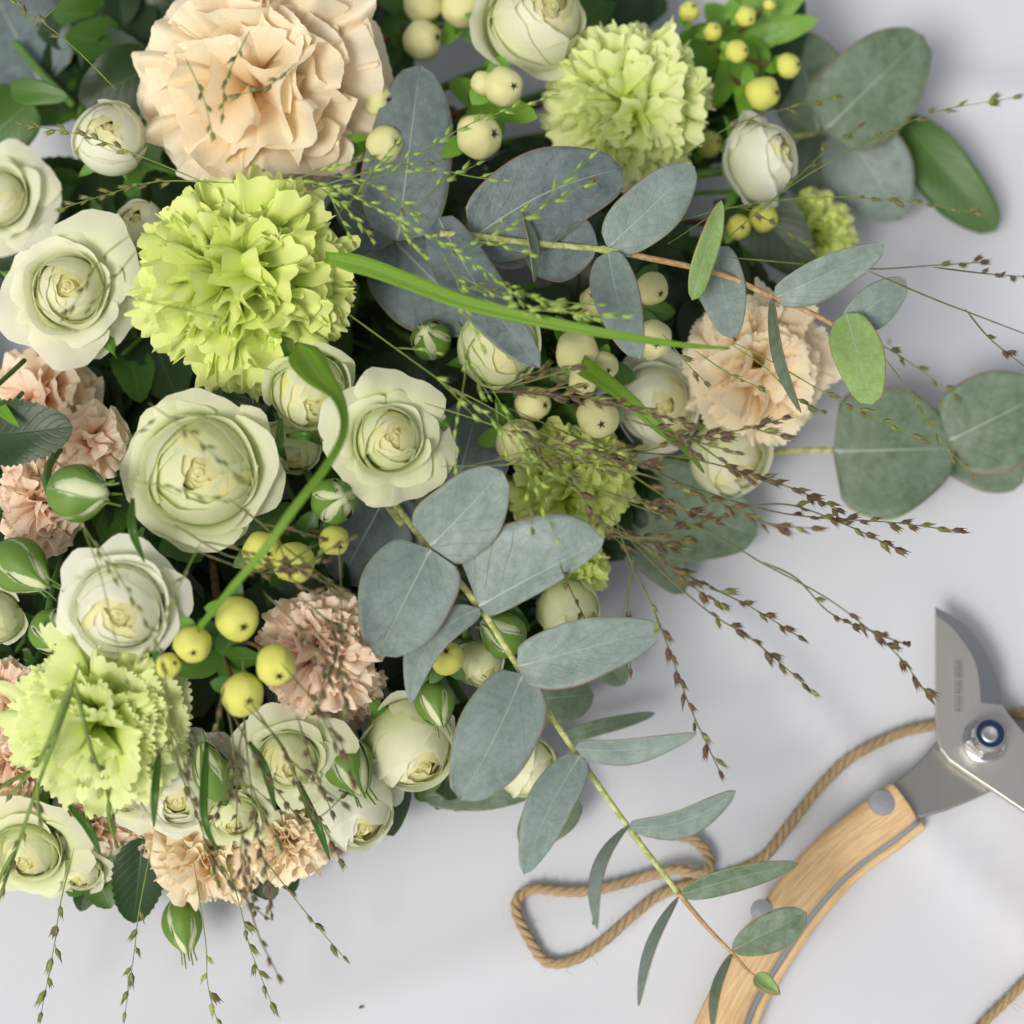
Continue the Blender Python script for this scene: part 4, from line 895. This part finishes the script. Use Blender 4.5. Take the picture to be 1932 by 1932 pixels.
panicle('thin grass head running off the photo edge above the round leaves', [([(1370, 485), (1520, 500), (1640, 510), (1760, 502), (1850, 495)], .82, 26), ([(1760, 504), (1850, 515), (1930, 522)], .5, 18), ([(1640, 512), (1760, 560), (1860, 600), (1960, 640)], .95, 30), ([(1820, 582), (1870, 640), (1945, 700)], .4, 24)], (.10, .07), 'purple', size=26)
panicle('grass head with sparse green seeds over the soft peach carnation', [([(1370, 640), (1450, 680), (1560, 745), (1650, 790), (1740, 830)], .5, 28), ([(1380, 650), (1440, 690), (1500, 750), (1550, 775)], .5, 26), ([(1310, 660), (1370, 700), (1430, 730)], .6, 30), ([(1250, 630), (1300, 690), (1330, 720)], .4, 30)], (.10, .085), 'olive', size=27)
panicle('grass head trailing from the young green eucalyptus leaf over the round one', [([(1640, 640), (1690, 665), (1740, 700), (1800, 745)], .25, 24), ([(1665, 670), (1720, 745), (1770, 820), (1832, 895)], .3, 26)], (.075, .05), 'olive', size=26)
panicle('pale green grass spray across the shaded eucalyptus leaf below the berries', [([(640, 400), (730, 320), (810, 275), (900, 230), (1040, 182)], .35, 22), ([(650, 350), (760, 325), (860, 325)], .4, 20), ([(780, 400), (830, 350), (900, 310)], .4, 24)], .135, 'lime', size=22, offs=170)
panicle('pale green grass spray over the round eucalyptus leaf', [([(880, 480), (960, 430), (1040, 380), (1110, 345)], .2, 24), ([(900, 560), (980, 585), (1080, 580)], .3, 24)], .142, 'lime', size=26, offs=150)
panicle('thick pale green grass head lying over the shaded eucalyptus leaves', [([(540, 335), (640, 355), (740, 410), (850, 470), (960, 540), (1120, 600)], .05, 13), ([(600, 350), (660, 400), (700, 450)], .1, 18), ([(620, 330), (700, 350), (780, 410)], .1, 18), ([(860, 470), (920, 455), (1000, 480)], .2, 22), ([(830, 470), (880, 540), (990, 560), (1100, 600)], .2, 18)], .135, 'lime', size=22, offs=95)
panicle('loose green grass head in the middle, in front of the closed pale green rose', [([(870, 620), (880, 700), (862, 800), (860, 880)], .2, 24), ([(640, 580), (780, 680), (900, 770), (960, 820), (1010, 900)], .45, 26), ([(900, 690), (940, 760), (1000, 860), (1030, 940)], .3, 26)], .125, 'lime', size=22, offs=110)
panicle('olive grass head hanging in front of the heart of the biggest peach carnation', [([(350, 110), (385, 180), (400, 250)], .3, 22), ([(470, 60), (430, 150), (420, 215)], .2, 20), ([(560, 120), (500, 165), (440, 180)], .15, 22)], .160, 'olive', size=22)
panicle('olive grass head crossing the round closed white rose', [([(400, 350), (280, 300), (160, 255), (45, 235)], .45, 18), ([(440, 345), (300, 345), (200, 365), (120, 392)], .35, 16), ([(110, 10), (60, 45), (20, -10)], .3, 24), ([(220, 170), (140, 90), (40, 10)], .6, 26)], .125, 'olive', size=22)
panicle('olive grass head in front of the wide open cream rose', [([(250, 440), (190, 490), (150, 560), (120, 600)], .3, 22), ([(260, 470), (220, 520), (170, 580)], .3, 24), ([(240, 560), (330, 580), (420, 600)], .9, 30)], .150, 'olive', size=22)
panicle('olive grass head on the face of the full cream rose', [([(280, 760), (350, 810), (400, 850), (450, 900)], .2, 20), ([(240, 905), (320, 920), (420, 945)], .35, 20), ([(215, 870), (250, 830), (280, 800)], .3, 24)], .145, 'olive', size=22)
panicle('olive grass head falling down the white rose', [([(150, 980), (185, 1080), (215, 1200), (240, 1290)], .97, 30), ([(190, 1030), (240, 1110), (290, 1200), (310, 1260)], .15, 22), ([(380, 1020), (330, 1120), (300, 1200), (270, 1240)], .2, 24), ([(150, 980), (200, 1060), (215, 1090)], .3, 20)], .130, 'olive', size=22)
panicle('reddish grass head spread over the yellow berries by the bent blade', [([(290, 1000), (400, 1050), (500, 1080), (610, 1060)], .5, 18), ([(330, 990), (430, 1050), (520, 1060), (640, 1110)], .5, 18), ([(430, 940), (520, 1010), (560, 1100), (650, 1120)], .5, 22)], .120, 'purple', size=24, offs=150)
panicle('thick grass stalk leaning across the tightly frilled lime carnation to the bottom corner', [([(150, 1250), (120, 1360), (70, 1480), (30, 1600), (-10, 1720)], .55, 26), ([(130, 1290), (90, 1400), (60, 1450), (20, 1500)], .35, 26), ([(140, 1280), (170, 1400), (200, 1480), (215, 1560)], .3, 26)], (.120, .06), 'olive', rad=.0009, offs=230)
panicle('purple grass head hanging beside the peach carnation by the yellow berries', [([(560, 1120), (620, 1180), (640, 1260), (650, 1330)], .3, 18), ([(640, 1030), (645, 1120), (640, 1200), (625, 1270)], .5, 18), ([(500, 1120), (560, 1180), (620, 1280)], .4, 20), ([(530, 1250), (600, 1330), (640, 1400), (665, 1470)], .3, 22)], .115, 'purple', size=26, offs=140)
panicle('large purple grass head drooping from the yellow berries over the open rose', [([(458, 1240), (462, 1340), (468, 1440), (480, 1560), (500, 1640), (512, 1722)], .55, 17), ([(460, 1330), (520, 1390), (550, 1440), (590, 1540), (650, 1500)], .97, 30), ([(470, 1320), (540, 1420), (560, 1480), (600, 1540)], .35, 20), ([(440, 1350), (500, 1460), (560, 1540)], .3, 22), ([(560, 1350), (590, 1440), (625, 1530)], .2, 20), ([(420, 1290), (440, 1400), (430, 1480), (395, 1560)], .4, 20), ([(440, 1400), (445, 1480), (446, 1560)], .3, 28)], (.110, .075), 'purple', size=27, offs=230)
panicle('purple grass head over the white rose crossed by grass, ending above the hanging bud', [([(310, 1260), (330, 1420), (370, 1540), (410, 1660)], .45, 28), ([(340, 1370), (300, 1430), (280, 1480)], .2, 22), ([(450, 1540), (470, 1640), (480, 1720)], .2, 18), ([(400, 1600), (450, 1680), (500, 1730)], .5, 24)], (.110, .07), 'purple', size=27, offs=130)
panicle('grass tip on the cloth below the bottom corner rose', [([(140, 1600), (115, 1700), (100, 1790), (78, 1910)], .35, 32)], (.055, .022), 'olive', size=34)
panicle('grass tip on the cloth below the dark toothed leaf', [([(285, 1600), (262, 1720), (250, 1800), (236, 1910)], .35, 34)], (.055, .022), 'olive', size=34)
panicle('grass tip running off the bottom of the photo under the hanging green bud', [([(365, 1620), (385, 1780), (395, 1860), (415, 1945)], .5, 30)], (.055, .02), 'lime', size=30)
panicle('grass tip bending over the cloth right of the hanging green bud', [([(420, 1600), (450, 1710), (470, 1790), (512, 1892)], .45, 26)], (.06, .028), 'olive', size=32)
panicle('grass tip pointing across bare cloth from the peach carnation', [([(490, 1610), (550, 1690), (600, 1750), (648, 1805)], .3, 40)], (.06, .024), 'olive', size=30)

# thin curved green bracts among the lower roses
gk = 0
for (b, m_, t, z, lab) in [((300, 1420), (292, 1500), (290, 1560), .09, 'thin green bract over the white rose crossed by grass'), ((560, 1470), (600, 1560), (622, 1622), .06, 'thin green bract curling onto the cloth by the peach carnation'),
                      ((390, 1400), (385, 1540), (412, 1610), .085, 'thin green bract between the two bottom white roses'), ((470, 1400), (500, 1450), (520, 1530), .085, 'thin green bract in front of the open rose behind dark grass'),
                      ((540, 822), (580, 822), (608, 840), .1, 'thin green bract right of the full cream rose'), ((530, 790), (528, 840), (540, 870), .1, 'small bract hanging from the half closed cream rose'),
                      ((250, 940), (250, 1000), (272, 1060), .12, 'thin green bract above the white rose'), ((130, 1520), (165, 1560), (190, 1612), .075, 'thin green bract over the faded pink carnation'), ((860, 780), (840, 800), (830, 815), .1, 'tiny green bract beside the open rose by the bent blade')]:
    blade(lab, [b, m_, t], [z, z + .004, z - .006], lambda t: 15 * math.sin(math.pi * min(1, t * .85 + .12)) + 1, 'leaf_mid', n=14, nm='bract')

# ------------------------------------------------------------------ twine
g = NG('jute'); uvv, us, vs = g.uv(); ob = g.obj()
mp = g.n('ShaderNodeCombineXYZ'); g.l(g.math('MULTIPLY', us, 14.0), mp.inputs[0]); g.l(g.math('MULTIPLY', vs, 60.0), mp.inputs[1])
nf = g.noise(1.0, mp.outputs[0], 3); n2 = g.noise(120, ob, 3)
c = g.mix(nf, lin(140, 112, 76), lin(206, 182, 142)); c = g.mix(g.math('MULTIPLY', n2, .4), c, lin(150, 122, 84))
M['jute'] = g.bsdf(c, .85, .15, g.bump(nf, .8, .0006), sheen=.3)
def twine(label, pts, rad=.00145, name='twine'):
    q = smoothline([Vector((*P(u, v, z).xy, z)) for u, v, z in pts], 400)
    L = sum((b - a).length for a, b in zip(q, q[1:])); N_ = int(L / .0010); q = smoothline([Vector((*P(u, v, z).xy, z)) for u, v, z in pts], N_)
    for p_ in q: p_.z += .6 * cloth_z(p_.x, p_.y)
    root = thing('twine', label, 'twine', q[0])
    upv = Vector((0, 0, 1)); turns = L / .0105
    frames = []
    for i, p in enumerate(q):
        d = (q[min(N_ - 1, i + 1)] - q[max(0, i - 1)]).normalized(); s = d.cross(upv).normalized(); frames.append((p, s, s.cross(d)))
    for k in range(3):
        pts3 = []
        for i, (p, s, n_) in enumerate(frames):
            a = 2 * math.pi * (turns * i / N_ + k / 3); rr_ = rad * .62 * (1 + .08 * noise.noise(Vector((i * .05, k, 0))))
            pts3.append(p + s * math.cos(a) * rr_ + n_ * math.sin(a) * rr_)
        V_, F_, U_ = tube(pts3, lambda t: rad * .66, 7)
        wobj('strand', V_, F_, M['jute'], root, [(a, b * turns * .3) for a, b in U_], pts3[0])
    V_, F_, U_ = [], [], []
    for k in range(int(L * 900)):
        p, s, n_ = frames[R.randrange(N_)]; a = R.uniform(0, 6.28); d = (s * math.cos(a) + n_ * abs(math.sin(a))) ; e = Vector((R.uniform(-1, 1), R.uniform(-1, 1), R.uniform(-.1, .5))).normalized()
        p0 = p + d * rad * 1.0; tube([p0, p0 + (d + e) * .0012, p0 + (d * .8 + e * 2) * .0014], .00004, 3, V_, F_, U_)
    if V_: tag(wobj('loose_fibres', V_, F_, M['jute'], root, U_, V_[0]), kind='stuff')
def zt(lst, z=.0020): return [(u, v, z) for u, v in lst]
path = [(2000, 1390, .002), (1960, 1352, .002), (1932, 1345, .002), (1860, 1352, .002)] + zt(T9([(1460, 320), (1250, 370), (1000, 500), (850, 640), (720, 800), (620, 930), (530, 1040), (400, 1110), (240, 1160), (100, 1190), (-30, 1240)]), .002)
path += zt(T8([(1720, 1310), (1560, 1450), (1430, 1550), (1300, 1600), (1200, 1585), (1120, 1470), (1058, 1340), (1062, 1250), (1150, 1200), (1330, 1215), (1500, 1200), (1700, 1150)]), .002)
path += [(u, v, .0052) for u, v in T8([(1850, 1110), (1950, 1098)])] + [(u, v, .0054) for u, v in T9([(110, 1110), (225, 1120)])] + [(u, v, .0030) for u, v in T9([(238, 1030), (180, 950), (100, 915), (-20, 905)])] + zt([(1215, 1565)], .0022)
twine('brown jute twine looping over the cloth and passing under the secateurs', path)
twine('short end of brown jute twine in the bottom corner of the cloth', zt(T9([(2050, 1600), (1932, 1710), (1850, 1795), (1750, 1890), (1640, 2010), (1560, 2120)]), .002), rad=.0013)

# ------------------------------------------------------------------ secateurs
def metal(name, c, rough, brush=0, scale=(1, 1, 1)):
    g = NG(name); ob = g.obj(); mp = g.n('ShaderNodeMapping'); g.l(ob, mp.inputs[0]); mp.inputs['Scale'].default_value = scale
    n = g.noise(220, mp.outputs[0], 4, .7); n2 = g.noise(30, ob, 3)
    cc = g.mix(n, tuple(k * .82 for k in c), c); cc = g.mix(g.math('MULTIPLY', n2, .3), cc, tuple(k * .7 for k in c))
    return g.bsdf(cc, g.math('ADD', rough - .06, g.math('MULTIPLY', n2, .14)), .5, g.bump(n, .15, .0003), metal=1.0)
M['steel'] = metal('blade_steel', (.66, .63, .58), .46, scale=(1, .12, 1))
M['steel_edge'] = metal('ground_edge_steel', (.52, .52, .53), .34, scale=(.2, 1, 1))
M['steel_dark'] = metal('tang_steel', (.40, .39, .36), .5, scale=(1, .3, 1))
M['rivet'] = metal('rivet_aluminium', (.55, .56, .58), .5)
M['chrome'] = metal('nut_chrome', (.72, .71, .68), .14)
g = NG('blue_nylon'); M['nylon'] = g.bsdf((.006, .02, .07), .4)
g = NG('etched_mark'); M['etch'] = g.bsdf((.22, .21, .195), .6, metal=.6)
g = NG('oak_handle'); uvv, us, vs = g.uv(); mp = g.n('ShaderNodeCombineXYZ'); g.l(g.math('MULTIPLY', us, 8.0), mp.inputs[0]); g.l(g.math('MULTIPLY', vs, 1.5), mp.inputs[1])
n1 = g.noise(1.6, mp.outputs[0], 5, .6, 1.0); mp2 = g.n('ShaderNodeCombineXYZ'); g.l(g.math('MULTIPLY', us, 60.0), mp2.inputs[0]); g.l(g.math('MULTIPLY', vs, 4.0), mp2.inputs[1]); n2 = g.noise(1.0, mp2.outputs[0], 3)
c = g.mix(g.ramp(n1, [(.3, 0.0), (.7, 1.0)]), lin(202, 164, 114), lin(228, 198, 154)); c = g.mix(g.math('MULTIPLY', g.ramp(n2, [(.5, 0.0), (.7, 1.0)]), .35), c, lin(168, 122, 70))
M['wood'] = g.bsdf(c, .5, .35, g.bump(n2, .15, .0004))
sec = thing('secateurs', 'open secateurs with curved wooden handles and grey steel blade lying on the cloth', 'secateurs', P(1860, 1400, 0))
def plate(name, poly, z0, z1, mat, bev=.0004, parent=sec, inset_top=0):
    lo = [Vector((*P(u, v, z1).xy, z0)) for u, v in poly]; hi = [Vector((*P(u, v, z1).xy, z1)) for u, v in poly]; n = len(poly)
    F = [tuple(range(n))[::-1], tuple(range(n, 2 * n))] + [(i, (i + 1) % n, n + (i + 1) % n, n + i) for i in range(n)]
    a = sum((hi[i].x * hi[(i + 1) % n].y - hi[(i + 1) % n].x * hi[i].y) for i in range(n))
    if a < 0: F = [f[::-1] for f in F]
    o = wobj(name, lo + hi, F, mat, parent, None, lo[0], smooth=False)
    if bev:
        md = o.modifiers.new('soft_edge', 'BEVEL'); md.width = bev; md.segments = 2; md.limit_method = 'ANGLE'
    return o
def spl(pts, n):  # smooth 2D
    return [(p.x, p.y) for p in smoothline([Vector((a, b, 0)) for a, b in pts], n)]
K = lambda pts: [(1660.4 + x * .25, 1117 + y * .25) for x, y in pts]
inner = spl(K([(424, 170), (520, 235), (600, 325), (680, 440), (735, 560), (758, 700), (765, 830)]), 16)
outer = spl(K([(425, 95), (600, 195), (740, 335), (840, 495), (898, 640), (918, 760), (925, 850)]), 16)
body = inner + K([(925, 850), (980, 930), (1087, 1060)]) + [(2000, 1440), (2050, 1510), (2060, 1600), (1990, 1560)] + K([(1087, 1650), (850, 1490), (640, 1350), (520, 1265), (455, 1180), (430, 1080), (426, 1000), (424, 700), (424, 400)])
ZBl = .0125
plate('blade', body, ZBl - .0030, ZBl, M['steel'], .0003)
# hollow-ground edge: slopes down from the blade face to the cutting line
V = []; n = len(inner)
for (a, b) in zip(inner, outer):
    pa = P(*a, ZBl); pb = P(*b, ZBl)
    V += [Vector((*pa.xy, ZBl - .00002)), Vector((*pb.xy, ZBl - .0022)), Vector((*pb.xy, ZBl - .0026)), Vector((*pa.xy, ZBl - .0029))]
F = []
for i in range(n - 1):
    for k in range(4): F.append((i * 4 + k, i * 4 + (k + 1) % 4, (i + 1) * 4 + (k + 1) % 4, (i + 1) * 4 + k))
F += [(0, 1, 2, 3), tuple((n - 1) * 4 + k for k in (3, 2, 1, 0))]
wobj('cutting_edge', V, F, M['steel_edge'], sec, None, V[0], smooth=False)
plate('tang', K([(430, 1125), (330, 1240), (220, 1350), (110, 1440), (60, 1480), (230, 1760), (290, 1700), (500, 1640), (700, 1560), (850, 1490), (930, 1440), (800, 1200), (600, 1100)]), .0060, .0092, M['steel_dark'], .0004)
plate('lower_jaw', K([(600, 1100), (830, 1200), (980, 1150), (1100, 1000), (1200, 700), (1250, 560), (1330, 600), (1300, 900), (1200, 1300), (1000, 1450), (760, 1400)]), .0062, .0090, M['steel_dark'], .0004)
# illegible etched lettering running down the blade
V = []; F = []; rr = random.Random(3)
y = 515
while y < 900:
    h = rr.uniform(9, 13)
    if not (645 < y < 665 or 755 < y < 778):
        for (a, b) in ((565, 572), (rr.uniform(580, 596), rr.uniform(600, 608)), (616, 623)):
            q = [P(*K([(x_, y_)])[0], ZBl + .00005) for x_, y_ in ((a, y), (b, y), (b, y + h * rr.uniform(.6, 1)), (a, y + h * .8))]
            i0 = len(V); V += q + [k - Vector((0, 0, .00004)) for k in q]; F.append((i0, i0 + 1, i0 + 2, i0 + 3))
        q = [P(*K([(x_, y_)])[0], ZBl + .00005) for x_, y_ in ((566, y), (622, y), (622, y + 3.0), (566, y + 3.0))]
        i0 = len(V); V += q; F.append((i0, i0 + 1, i0 + 2, i0 + 3))
    y += h + 4
wobj('etched_lettering', V, F, M['etch'], sec, None, V[0], smooth=False)
# pivot bolt with lock nut
pc = P(1858, 1398, ZBl); pc = Vector((pc.x, pc.y, 0))
def lathe(name, prof, mat, sides=32, parent=sec, hexa=False):
    V = []; F = []
    for r_, z_ in prof:
        for k in range(sides): a = 2 * math.pi * k / sides + .2; V.append(Vector((pc.x + math.cos(a) * r_, pc.y + math.sin(a) * r_, z_)))
    for i in range(len(prof) - 1):
        for k in range(sides): F.append((i * sides + k, i * sides + (k + 1) % sides, (i + 1) * sides + (k + 1) % sides, (i + 1) * sides + k))
    F.append(tuple(range((len(prof) - 1) * sides, len(prof) * sides)))
    return wobj(name, V, F, mat, parent, None, Vector((pc.x, pc.y, prof[0][1])), smooth=False)
z0 = ZBl
lathe('washer', [(.0072, z0 + .0001), (.0072, z0 + .0008), (.0066, z0 + .0011), (.002, z0 + .0011)], M['chrome'], 36)
lathe('lock_nut', [(.0064, z0 + .0010), (.0066, z0 + .0016), (.0066, z0 + .0052), (.0060, z0 + .0058)], M['chrome'], 6)
lathe('nut_collar', [(.0054, z0 + .0056), (.0056, z0 + .0078), (.0050, z0 + .0092), (.0044, z0 + .0093), (.0043, z0 + .0080)], M['chrome'], 36)
lathe('nylon_ring', [(.0043, z0 + .0070), (.0043, z0 + .0091), (.0030, z0 + .0091), (.0030, z0 + .0070)], M['nylon'], 36)
lathe('bolt_end', [(.0030, z0 + .0060), (.0030, z0 + .0086), (.0022, z0 + .0091), (.0003, z0 + .0088)], M['rivet'], 28)
# handles
def handle(Lp, Rp, tag_):
    n = 46; Ls = spl(Lp, n); Rs = spl(Rp, n)
    def loft(name, lo, hi, shrinkL, shrinkR, mat, top_round, bot_round):
        V = []; UV = []; NC = 12
        sec_ = []
        # cross-section in (x across 0..1, h 0..1)
        for k in range(NC + 1):
            x = k / NC; sec_.append((x, 1 - top_round * abs(2 * x - 1) ** 4))
        for k in range(NC + 1):
            x = 1 - k / NC; sec_.append((x, bot_round * abs(2 * x - 1) ** 4))
        m = len(sec_)
        for i in range(n):
            e = 1.0; tt = i / (n - 1)
            a = P(*Ls[i], (lo + hi) / 2); b = P(*Rs[i], (lo + hi) / 2); ab = (b - a); Lw = ab.length; ab.normalize()
            a = a + ab * shrinkL; b = b + ab * shrinkR
            for x, h in sec_:
                p = a.lerp(b, x); p.z = lo + (hi - lo) * h; V.append(p); UV.append((x if h > .4 else x + .37, tt * 3))
        F = [(i * m + k, i * m + (k + 1) % m, (i + 1) * m + (k + 1) % m, (i + 1) * m + k) for i in range(n - 1) for k in range(m)]
        F += [tuple(range(m))[::-1], tuple((n - 1) * m + k for k in range(m))]
        o = wobj(name, V, F, mat, sec, UV, V[0]); md = o.modifiers.new('ends', 'BEVEL'); md.width = .0006; md.segments = 2; md.limit_method = 'ANGLE'; md.angle_limit = 1.0
        return o
    loft('handle_scale', .0000, .0058, .0010, .0042, M['wood'], 0, .45)
    loft('handle_core', .0059, .0076, .0004, .0019, M['rivet'], 0, 0)
    loft('handle_scale', .0077, .0142, 0, 0, M['wood'], .40, 0)
hl = T9([(1215, 634), (1090, 725), (850, 915), (700, 1060), (560, 1235), (440, 1420), (340, 1590), (240, 1765), (160, 1932), (90, 2120)])
hr = T9([(1356, 830), (1250, 915), (1150, 985), (960, 1135), (760, 1365), (640, 1540), (540, 1700), (470, 1830), (420, 1950), (350, 2120)])
handle(hl, hr, 'a')
handle([(2040, 1590), (2060, 1700), (2070, 1850), (2050, 2000), (2010, 2150)], [(1985, 1600), (1990, 1700), (1996, 1850), (1980, 2000), (1945, 2150)], 'b')
for (cu, cv, r_) in ((1664, 1515, 25), (1437, 1716, 20), (2030, 1650, 24)):
    pc = P(cu, cv, .0142); rr_ = r_ * PX(pc)
    lathe('rivet', [(rr_, .0118), (rr_, .0142), (rr_ * .96, .0145), (rr_ * .3, .01465)], M['rivet'], 30)

# a few seeds dropped on the cloth
for (u, v, lab) in ((1680, 640, 'tiny dark seed lying on the cloth beside the young green leaf'), (676, 1900, 'tiny pale seed on the bare cloth near the bottom edge'), (1120, 1745, 'tiny seed on the cloth inside the twine loop')):
    p = P(u, v, 0); p.z = cloth_z(p.x, p.y) + .0005
    tag(link('seed', spikelet('spike_olive', 0), None, Matrix.Translation(p) @ Matrix.Rotation(R.uniform(0, 6), 4, 'Z') @ Matrix.Diagonal((.0018, .0022, .0018, 1))), lab, 'seed')
# ------------------------------------------------------------------ kraft tie that holds the stems under the flowers
tie = thing('stem_tie', 'string tie round the gathered stems hidden under the middle of the bouquet', 'tie', P(*BIND, 0))
c0 = P(*BIND, .012)
V_, F_, U_ = tube([c0 + Vector((math.cos(a) * .03, math.sin(a) * .03, 0)) for a in [k * 2 * math.pi / 40 for k in range(41)]], .0012, 6)
wobj('loop', V_, F_, M['jute'], tie, U_, V_[0])
print('spikelets', NSP, 'objects', len(bpy.data.objects), 'tris', sum(len(o.data.polygons) * 2 for o in bpy.data.objects if o.type == 'MESH'))
